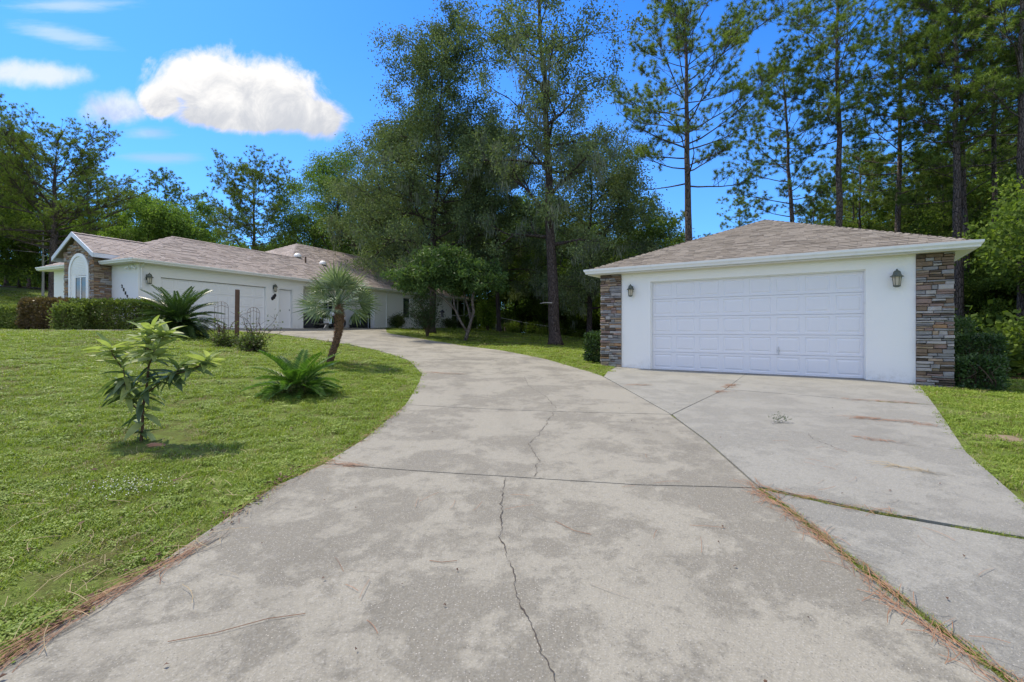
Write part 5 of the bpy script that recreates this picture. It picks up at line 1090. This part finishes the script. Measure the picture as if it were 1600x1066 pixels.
m = MB(); m.tube([(-.35, 0, .60), (-.62, 0, .68), (-.88, 0, .62), (-1.03, 0, .42)], [.06, .11, .1, .06], 8); m.build('rear_fender', M['bike'], mc, True)
m = MB(); m.tube([(.44, 0, .52), (.6, 0, .66), (.80, 0, .66), (1.0, 0, .52)], [.05, .085, .085, .04], 8); m.build('front_fender', M['bike'], mc, True)
for sgn in (-1, 1):
    m = MB(); m.tube([(.72, .09*sgn, .31), (.5, .09*sgn, .95)], .024, 6); m.build('fork', M['chrome'], mc)
    m = MB(); m.tube([(.48, .05*sgn, .96), (.42, .2*sgn, 1.06), (.25, .38*sgn, 1.04)], .016, 6); m.build('handlebar', M['chrome'], mc)
    m = MB(); m.lathe([(.02, -.01), (.07, 0), (.05, .012)], 10); m.build('mirror', M['chrome'], mc, loc=(.42, .3*sgn, 1.22), rot=(0, R(80), 0))
    m = MB(); m.tube([(.1, .15*sgn, .3), (-.4, .17*sgn, .24), (-.95, .17*sgn, .27)], [.03, .035, .045], 8); m.build('exhaust', M['chrome'], mc)
m = MB(); m.lathe([(.03, 0), (.09, .05), (.095, .12), (.085, .135)], 14); m.build('headlight', M['chrome'], mc, loc=(.56, 0, .90), rot=(0, R(80), 0))
m = MB(); m.add([(.56, -.2, 1.0), (.56, .2, 1.0), (.44, .17, 1.32), (.44, -.17, 1.32), (.555, -.2, 1.0), (.555, .2, 1.0), (.435, .17, 1.32), (.435, -.17, 1.32)], [(0, 1, 2, 3), (7, 6, 5, 4), (0, 3, 7, 4), (1, 5, 6, 2), (3, 2, 6, 7), (0, 4, 5, 1)]); m.build('windscreen', M['blind'], mc)
m = MB(); m.tube([(-.1, -.1, .25), (-.18, -.26, 0)], .012, 5); m.build('kickstand', M['chrome'], mc)
# chain link fence
fpts = [(-5.6, 41.3), (-3.0, 41.0), (-1.35, 40.5), (1.2, 40), (3.7, 40), (6.6, 40), (9.2, 39.4)]; fo = empty('chain_link_fence', (-3, 41, 0), 0, label='galvanised chain link fence running downhill along the shaded wood edge', cat='fence')
tops = []
for i, (x, y) in enumerate(fpts):
    m = MB(); z = h(x, y); r_ = .075 if i == 1 else .035; m.lathe([(r_, -.3), (r_, 1.25), (r_*1.3, 1.26), (.01, 1.3)], 8); m.build('fence_post', M['metal'], fo, loc=(x+3, y-41, z)); tops.append((x+3, y-41, z+1.22))
m = MB(); m.tube(tops, .025, 6); m.build('top_rail', M['metal'], fo)
m = MB()
for i in range(len(tops)-1):
    a, b = Vector(tops[i]), Vector(tops[i+1]); n = int((b-a).length/.16)
    for k in range(n):
        for d in (-6, 6):
            if 0 <= k+d <= n: m.tube([a.lerp(b, k/n), a.lerp(b, (k+d)/n)-Vector((0, 0, 1.15))], .0035, 3, False)
tag(m.build('wire_mesh', M['metal'], fo), kind='stuff')
# stub on the oak, bird feeder, dead snag
x, y = pxw(868, 24.2), 24.2; m = MB(); m.tube([(0, -.2, 0), (-.5, -.3, .02), (-.75, -.3, -.02)], [.035, .025, .012], 5); oaks = [o for o in bpy.data.objects if o.name.startswith('live_oak') and o.get('label', '').startswith('tall dark straight')][0]; m.build('branch_stub', M['palewood'], oaks, loc=(-.05, 0, 2.15))
x = pxw(691, 26); bf_ = empty('bird_feeder', (x, 26, h(x, 26)+1.15), 0, label='dark hanging bird feeder below the branches of the glossy tree near the house', cat='bird feeder')
m = MB(); m.lathe([(.05, 0), (.11, .02), (.10, .05), (.07, .06), (.07, .24), (.16, .26), (.02, .40), (.01, .42)], 10); m.build('body', M['char'], bf_)
m = MB(); m.tube([(0, 0, .4), (0, 0, 1.7)], .006, 4); m.build('hanger', M['black'], bf_)
x = pxw(735, 39); bh = empty('birdhouse', (x, 39, h(x, 39)), 0, label='small pale peaked roof birdhouse by the left fence post', cat='birdhouse')
m = MB(); m.box(-.04, .04, -.04, .04, 0, .95); m.build('pole', M['twig'], bh); m = MB(); m.box(-.15, .15, -.13, .13, .95, 1.12); m.build('box', M['twig'], bh)
for sgn in (-1, 1): m = MB(); m.add([(0, -.2, 1.42), (0, .2, 1.42), (.36*sgn, .2, 1.06), (.36*sgn, -.2, 1.06), (0, -.2, 1.38), (0, .2, 1.38), (.36*sgn, .2, 1.02), (.36*sgn, -.2, 1.02)], [(0, 1, 2, 3), (7, 6, 5, 4), (0, 3, 7, 4), (2, 1, 5, 6), (3, 2, 6, 7)]); m.build('roof_board', M['palewood'], bh)
x = pxw(67, 40); sn = MB(); z = h(x, 40); sn.tube([(0, 0, -.3), (.03, 0, 2), (0, 0, 4.2), (.05, 0, 6.2)], [.1, .08, .06, .02], 6)
for zz, l in ((3.6, -3.2), (3.3, 1.1), (4.4, -.6), (4.6, .8), (2.8, .5)): sn.tube([(0, 0, zz), (l*.5, 0, zz+.15), (l, .1, zz+.35)], [.035, .02, .01], 4)
tag(sn.build('dead_tree', M['palewood'], None, loc=(x, 40, z)), 'thin pale bare dead tree in the wood left of the house corner', 'dead tree')

# ------------------------------------------------------------ lawn grass (geometry node scatter of blade clumps)
def clump(kind, seed):
    rd = random.Random(seed); m = MB()
    if kind == 'weed':
        for k in range(26):
            a = rd.uniform(0, 6.28); r_ = rd.uniform(0, .07); c = Vector((r_*math.cos(a), r_*math.sin(a), rd.uniform(.008, .03))); q = rd.uniform(0, 6.28); L = rd.uniform(.010, .019); d = Vector((math.cos(q), math.sin(q), rd.uniform(-.2, .5))); s_ = Vector((-d.y, d.x, rd.uniform(-.3, .3)))
            m.add([c, c+d*L*.5+s_*L*.42, c+d*L, c+d*L*.5-s_*L*.42], [(0, 1, 2, 3)])
        return m.mesh('clump', M['weed'])
    n = 30 if kind == 'grass' else 9
    for k in range(n):
        a = rd.uniform(0, 6.28); r_ = .075*math.sqrt(rd.random()); b = Vector((r_*math.cos(a), r_*math.sin(a), -.005)); q = rd.uniform(0, 6.28); L = rd.uniform(.022, .05)*(1.3 if kind == 'dry' else 1); ln = rd.uniform(.4, 1.5) if kind == 'grass' else rd.uniform(1, 2.2); w = rd.uniform(.0018, .0034)*(.7 if kind == 'dry' else 1)
        d = Vector((math.cos(q), math.sin(q), 0)); s_ = Vector((-d.y, d.x, 0)); mid = b+Vector((0, 0, L*.55))+d*L*.25*ln; tip = mid+Vector((0, 0, L*.25/ln))+d*L*.5*ln
        m.add([b-s_*w*.8, b+s_*w*.8, mid+s_*w, tip, mid-s_*w], [(0, 1, 2, 4), (4, 2, 3)])
    return m.mesh('clump', M[kind])
src = bpy.data.collections.new('grass_clumps')
for i, (k, s_) in enumerate((('grass', 1), ('grass', 2), ('grass', 3), ('weed', 4), ('weed', 5), ('dry', 6))): src.objects.link(bpy.data.objects.new('c%d' % i, clump(k, s_)))
rg = np.random.default_rng(21); PP = []; SS = []; II = []
pav_in = inset(PAVE, .012); hzone = [HS(-.15, .0), HS(27.8, .0), HS(27.8, 12.6), HS(-.15, 12.6)]; bayz = [HS(-.7, 1.8), HS(0, 1.8), HS(0, 4.1), HS(-.7, 4.1)]; gzone = [G(-6.3, .0), G(1.45, .0), G(1.45, 8.6), G(-6.3, 8.6)]
bare = [(-3.72, 4.98, .16), (5.0, 5.1, .12), (5.45, 5.3, .15), (6.2, 6.2, .25), (5.3, 4.6, .12), (4.7, 4.55, .1), (2.3, 22.9, .6), (-3.96, 5.08, .08), (4.7, 5.2, .25)]
for (y0, y1, dens, sc, hs) in ((.9, 3, 620, .85, .85), (3, 5, 430, .95, .95), (5, 8, 230, 1.25, 1.1), (8, 12, 100, 1.7, 1.25), (12, 18, 42, 2.4, 1.4), (18, 28, 16, 3.6, 1.5), (28, 42, 5, 6, 2.0)):
    xm_ = 1.2*y1+2.8; n = int(dens*(y1-y0)*2*xm_); x = rg.uniform(-xm_, xm_, n); y = rg.uniform(y0, y1, n)
    jx = rg.normal(0, .022, n); k = ~inpoly(x+jx, y, pav_in) & ~inpoly(x, y, gzone) & ~inpoly(x, y, hzone) & ~inpoly(x, y, bayz) & (np.abs(x) < 1.15*y+2.8)
    k &= (woods(x, y) < .5)
    for bx, by, br in bare: k &= (np.hypot(x-bx, (y-by)) > br*rg.uniform(.4, 1.1, n))
    x, y = x[k], y[k]; ns = np.array([noise.noise(Vector((a*.9, b*.9, 3))) for a, b in zip(x, y)]); n2_ = np.array([noise.noise(Vector((a*3.1, b*3.1, 9))) for a, b in zip(x, y)])
    keep = rg.random(len(x)) < np.clip(.95+ns*1.2+n2_*1.7, .05, 1); x, y, ns, n2_ = x[keep], y[keep], ns[keep], n2_[keep]
    z = H(x, y); PP.append(np.stack([x, y, z], -1)); SS.append(np.stack([np.full(len(x), sc)]*2+[np.full(len(x), hs)], -1)*rg.uniform(.75, 1.25, (len(x), 1)))
    u_ = rg.random(len(x)); wd = u_ < np.clip(.28+n2_*.9, .05, .8); dy = rg.random(len(x)) < np.clip(.12-ns*.6-n2_*.5, .03, .65)
    II.append(np.where(dy, 5, np.where(wd, rg.integers(3, 5, len(x)), rg.integers(0, 3, len(x)))))
def scatter(name, P, S, I, coll, **k):
    me = bpy.data.meshes.new(name); me.vertices.add(len(P)); me.vertices.foreach_set('co', np.asarray(P, np.float32).ravel())
    a = me.attributes.new('scl', 'FLOAT_VECTOR', 'POINT'); a.data.foreach_set('vector', np.asarray(S, np.float32).ravel())
    a = me.attributes.new('idx', 'INT', 'POINT'); a.data.foreach_set('value', np.asarray(I, np.int32))
    rt = np.stack([rg.normal(0, .1, len(P)), rg.normal(0, .1, len(P)), rg.uniform(0, 6.28, len(P))], -1); a = me.attributes.new('rot', 'FLOAT_VECTOR', 'POINT'); a.data.foreach_set('vector', rt.astype(np.float32).ravel()); me.update()
    g = bpy.data.node_groups.new(name, 'GeometryNodeTree'); g.interface.new_socket('Geometry', in_out='INPUT', socket_type='NodeSocketGeometry'); g.interface.new_socket('Geometry', in_out='OUTPUT', socket_type='NodeSocketGeometry')
    N = g.nodes; gi = N.new('NodeGroupInput'); go = N.new('NodeGroupOutput'); io = N.new('GeometryNodeInstanceOnPoints'); ci = N.new('GeometryNodeCollectionInfo'); ci.inputs[0].default_value = coll; ci.inputs[1].default_value = True; ci.inputs[2].default_value = True
    def na(nm, ty): q = N.new('GeometryNodeInputNamedAttribute'); q.data_type = ty; q.inputs[0].default_value = nm; return next(o for o in q.outputs if o.enabled and o.name == 'Attribute')
    g.links.new(gi.outputs[0], io.inputs['Points']); g.links.new(ci.outputs[0], io.inputs['Instance']); io.inputs['Pick Instance'].default_value = True
    g.links.new(na('idx', 'INT'), io.inputs['Instance Index']); g.links.new(na('scl', 'FLOAT_VECTOR'), io.inputs['Scale'])
    er = N.new('FunctionNodeEulerToRotation'); g.links.new(na('rot', 'FLOAT_VECTOR'), er.inputs[0]); g.links.new(er.outputs[0], io.inputs['Rotation']); g.links.new(io.outputs[0], go.inputs[0])
    o = link(name, me); md = o.modifiers.new('scatter', 'NODES'); md.node_group = g; return tag(o, kind='stuff', **k)
PP = np.concatenate(PP); SS = np.concatenate(SS); II = np.concatenate(II); print('grass clumps', len(PP))
scatter('grass', PP, SS, II, src, label='short green lawn grass on both sides of the driveway', cat='grass')
# weeds in the open joints and ragged grass along the paving edge
J = [((1.86, 3.62), (1.86, 3.2), 120), ((1.86, 3.2), (1.8, 2.2), 380), ((1.8, 2.2), (1.78, 1.3), 300), ((1.9, 3.60), (2.2, 3.34), 60), ((2.2, 3.34), (2.6, 3.08), 90), ((2.75, 2.98), (3.05, 2.82), 70), ((5.6, 7.58), (6.3, 7.22), 60)]
jp = []
for a, b, n in J:
    f = rg.random(n); jp.append(np.stack([a[0]+(b[0]-a[0])*f+rg.normal(0, .014, n), a[1]+(b[1]-a[1])*f+rg.normal(0, .014, n)], -1))
jp = np.concatenate(jp); jz = H(jp[:, 0], jp[:, 1])+.01
scatter('joint_weeds', np.c_[jp, jz], np.tile([.38, .38, .55], (len(jp), 1))*rg.uniform(.6, 1.3, (len(jp), 1)), rg.choice([0, 1, 2, 5, 5, 3], len(jp)), src, label='small grass and weeds growing in the open joints of the driveway', cat='weeds')

# ------------------------------------------------------------ litter: fallen needles, leaves, twig
def zc(x, y): return h(x, y)+.026
def needles(name, pts, n, spread, L, lab, matl='needle', along=.8, seed=0, w=.0012, lift=.0):
    rd = random.Random(seed); m = MB(); P = [Vector(p) for p in pts]; seg = [(P[i+1]-P[i]).length for i in range(len(P)-1)]; tot = sum(seg)
    for k in range(n):
        f = rd.random()*tot; i = 0
        while f > seg[i] and i < len(seg)-1: f -= seg[i]; i += 1
        d = (P[i+1]-P[i]).normalized(); c = P[i]+d*f+Vector((rd.gauss(0, spread), rd.gauss(0, spread))); a = math.atan2(d.y, d.x)+rd.gauss(0, 1-along)*1.6+(PI if rd.random() < .5 else 0)
        l = L*rd.uniform(.5, 1.1); cur = rd.gauss(0, .55); vs = []; q = Vector((c.x, c.y)); z0 = rd.uniform(0, .012)+lift
        for s_ in range(5):
            dd = Vector((math.cos(a), math.sin(a))); nn2 = Vector((-dd.y, dd.x))*w; z = zc(q.x, q.y)+z0+.004*math.sin(s_)
            vs += [(q.x+nn2.x, q.y+nn2.y, z), (q.x-nn2.x, q.y-nn2.y, z+.001)]; q = q+dd*l/4; a += cur*l/4*4
        m.add(vs, [(2*i2, 2*i2+1, 2*i2+3, 2*i2+2) for i2 in range(4)])
    return tag(m.build(name, M[matl]), lab, 'pine needles', kind='stuff')
needles('pine_needles', [(-2.02, 1.7), (-1.97, 2.2), (-1.90, 2.55), (-1.83, 2.85)], 260, .03, .24, 'long drift of red brown pine needles along the near left driveway edge', along=.9, seed=1)
needles('pine_needles', [(-1.9, 2.9), (-1.86, 3.8), (-1.72, 4.4), (-1.62, 5.3), (-1.60, 7.2)], 200, .03, .15, 'thin line of pine needles along the driveway edge further up the lawn', along=.75, seed=2)
needles('pine_needles', [(-1.72, 4.40), (-1.35, 4.34)], 60, .05, .22, 'needle bundle where the first cross joint meets the lawn', along=.8, seed=3)
needles('pine_needles', [(-2.0, 11.6), (-1.25, 11.35)], 60, .06, .22, 'reddish needle drift on the driveway at the bend of the lawn', along=.85, seed=4, w=.003)
needles('pine_needles', [(1.85, 3.7), (1.84, 3.1), (1.78, 2.3), (1.74, 1.4)], 420, .032, .17, 'tangle of brown needles along the long open joint of the driveway', along=.7, seed=5)
needles('pine_needles', [(1.9, 3.62), (2.3, 3.26), (2.6, 3.08)], 90, .03, .12, 'needles caught in the weedy joint of the apron slab', along=.7, seed=6)
needles('pine_needles', [(4.45, 6.25), (4.85, 6.0), (5.1, 5.75)], 150, .055, .13, 'long reddish needle heap on the right of the apron', along=.6, seed=7, w=.0022)
needles('pine_needles', [(5.4, 7.7), (6.2, 7.3)], 110, .05, .12, 'needles and dry grass along the apron joint near the right stone pier', along=.6, seed=8, w=.002)
needles('pine_needles', [(4.15, 9.25), (4.5, 9.75)], 90, .06, .15, 'brown needle heap in the joint in front of the garage door', along=.5, seed=9, w=.003)
needles('pine_needles', [(3.65, 8.55), (3.85, 8.75)], 40, .06, .14, 'small brown needle heap lower on the same joint', along=.4, seed=10, w=.003)
needles('pine_needles', [(2.45, 9.7), (2.75, 9.65)], 40, .06, .14, 'small dry needle heap near the left stone pier', along=.7, seed=11, w=.003)
needles('pine_needles', [(3.75, 5.15), (4.0, 4.95)], 50, .04, .12, 'small needle bundle on the third apron joint', along=.5, seed=12, w=.002)
needles('pine_needles', [(3.25, 4.2), (3.5, 3.95)], 60, .03, .13, 'greyish needle tuft in the middle of the near apron slab', 'straw', .6, seed=13)
needles('pine_needles', [(.4, 2.9), (1.6, 3.3), (-.6, 3.2), (-1.0, 2.1), (.9, 4.2), (1.2, 3.7)], 26, .25, .2, 'single needles scattered over the near driveway slab', along=.2, seed=14)
needles('pine_needles', [(2.0, 2.0), (2.6, 2.4), (2.3, 3.0), (3.2, 5.3)], 26, .16, .2, 'single needles scattered over the apron slabs', along=.3, seed=15)
needles('pine_needles', [(-3.2, 3.1), (-2.4, 2.2), (-2.2, 3.6), (-2.9, 4.6)], 130, .35, .22, 'pale dry needles lying in the near lawn', 'straw', .5, seed=16, lift=.01)
def sticks(name, items, lab, cat='twig'):
    m = MB()
    for pts, r_ in items: m.tube([(x, y, zc(x, y)+r_+z) for x, y, z in pts], r_, 5)
    return tag(m.build(name, M['needle']), lab, cat)
sticks('needle_twig', [([(-1.42, 1.98, 0), (-1.25, 2.03, .003), (-1.08, 2.12, .004), (-.93, 2.16, 0)], .0016)], 'thin curved reddish twig near the bottom left of the driveway')
sticks('fallen_twig', [([(-.45, 2.62, 0), (-.38, 2.6, 0), (-.30, 2.61, .002)], .0018)], 'small dark curved twig left of the long crack')
sticks('fallen_twig', [([(.28, 3.1, 0), (.38, 2.95, .003), (.48, 2.9, 0)], .0018)], 'small curved twig right of the long crack')
def leaflitter(name, xs, lab, L=.035, seed=3, matl='deadleaf'):
    rd = random.Random(seed); m = MB()
    for x, y in xs:
        a = rd.uniform(0, 6.28); d = Vector((math.cos(a), math.sin(a), rd.uniform(.0, .4))); s_ = Vector((-d.y, d.x, rd.uniform(-.3, .3))); l = L*rd.uniform(.6, 1.3); b = Vector((x, y, zc(x, y)+.003))
        m.add([b, b+d*l*.5+s_*l*.3+Vector((0, 0, .006)), b+d*l, b+d*l*.5-s_*l*.3+Vector((0, 0, .01))], [(0, 1, 2, 3)])
    return tag(m.build(name, M[matl]), lab, 'leaf litter', kind='stuff')
rl = random.Random(4); lit = []
while len(lit) < 110:
    x, y = rl.uniform(-9, -1.9), rl.uniform(1.9, 12)
    if abs(x) < 1.1*y and not inpoly(np.array([x]), np.array([y]), PAVE)[0]: lit.append((x, y))
leaflitter('leaf_litter', lit, 'small dead leaves scattered over the lawn', .045)
leaflitter('leaf_litter', [(-.95, 2.45), (-.62, 1.92), (-.55, 2.38), (-.3, 2.2), (1.15, 2.5), (1.28, 2.08), (2.45, 2.6), (2.0, 2.2), (1.3, 2.95), (.9, 1.7), (2.1, 4.4), (3.3, 3.7), (.4, 5.5), (-.8, 6.1), (1.2, 8.2), (4.6, 6.9), (3.0, 8.8), (-.2, 9.3)]+[(rl.uniform(-1.8, 3), rl.uniform(1.6, 9)) for _ in range(30)], 'tiny dark leaf bits scattered on the concrete', .018, 5)
leaflitter('edge_litter', [(-1.98+rl.gauss(0, .035)+(.06 if y > 2.8 else 0), y) for y in [rl.uniform(1.7, 4.3) for _ in range(90)]], 'dead leaf bits along the left driveway edge', .035, 6)
sw = empty('fallen_sprig', (3.32, 5.95, zc(3.32, 5.95)), 0, label='dry grey leafy sprig fallen on the apron in front of the garage door', cat='sprig')
m = MB(); m.tube([(-.13, -.07, .006), (-.03, 0, .03), (.02, .04, .05)], .006, 5); m.tube([(-.02, .0, .03), (.15, -.04, .01)], .004, 4); m.tube([(-.03, .01, .03), (.02, .02, .13)], .004, 4); m.build('stem', M['palewood'], sw)
rgs = np.random.default_rng(4); Pn = rgs.normal(size=(90, 3))*np.array([.06, .04, .025])+np.array([.0, .02, .05]); Pn[:, 2] = np.abs(Pn[:, 2]); Vv, Ff = leaf_quads(Pn, rgs.normal(size=Pn.shape)+np.array([0, 0, .5]), .035, .011, rgs); link('leaves', npmesh('leaves', Vv, Ff, M['moss']), sw)
# white flowered patch in the near lawn
rgs = np.random.default_rng(6); nf_ = 230; fx = -3.05+rgs.normal(0, .17, nf_); fy = 3.78+rgs.normal(0, .11, nf_); Pn = np.c_[fx, fy, H(fx, fy)+rgs.uniform(.03, .055, nf_)]; Vv, Ff = leaf_quads(Pn, rgs.normal(size=Pn.shape)*np.array([1, 1, .3]), .009, .008, rgs)
tag(link('lawn_flowers', npmesh('lawn_flowers', Vv, Ff, M['flower'])), 'patch of tiny white flowers in the near lawn below the sapling', 'flowers', kind='stuff')
fx = 5.0+rgs.normal(0, .7, 26); fy = 5.2+rgs.normal(0, .9, 26)
# sandy bare soil at the sapling and on the right verge
for k, (bx, by, rx, ry, lab) in enumerate(((-3.70, 4.98, .12, .07, 'small patch of orange bare sand beside the sapling'), (5.35, 5.3, .34, .20, 'patch of bare sandy soil in the grass right of the apron'))):
    m = MB(); n = 18; ring = []
    for i in range(n): a = 2*PI*i/n; f = random.uniform(.45, 1.2); ring.append((bx+rx*f*math.cos(a), by+ry*f*math.sin(a)))
    vs = [(bx, by, h(bx, by)+.016)]+[(x, y, h(x, y)-.004) for x, y in ring]; mid_ = [((x+bx)/2, (y+by)/2) for x, y in ring]; vs += [(x, y, h(x, y)+.014) for x, y in mid_]
    m.add(vs, [(0, n+1+i, n+1+(i+1) % n) for i in range(n)]+[(n+1+i, 1+i, 1+(i+1) % n, n+1+(i+1) % n) for i in range(n)])
    tag(m.build('bare_soil', plain('sandy_soil', (.30, .16, .09) if k == 0 else (.20, .15, .095), .95, var=.35, vs=12, bump=.01, bs=40), None, True), lab, 'soil', kind='structure')
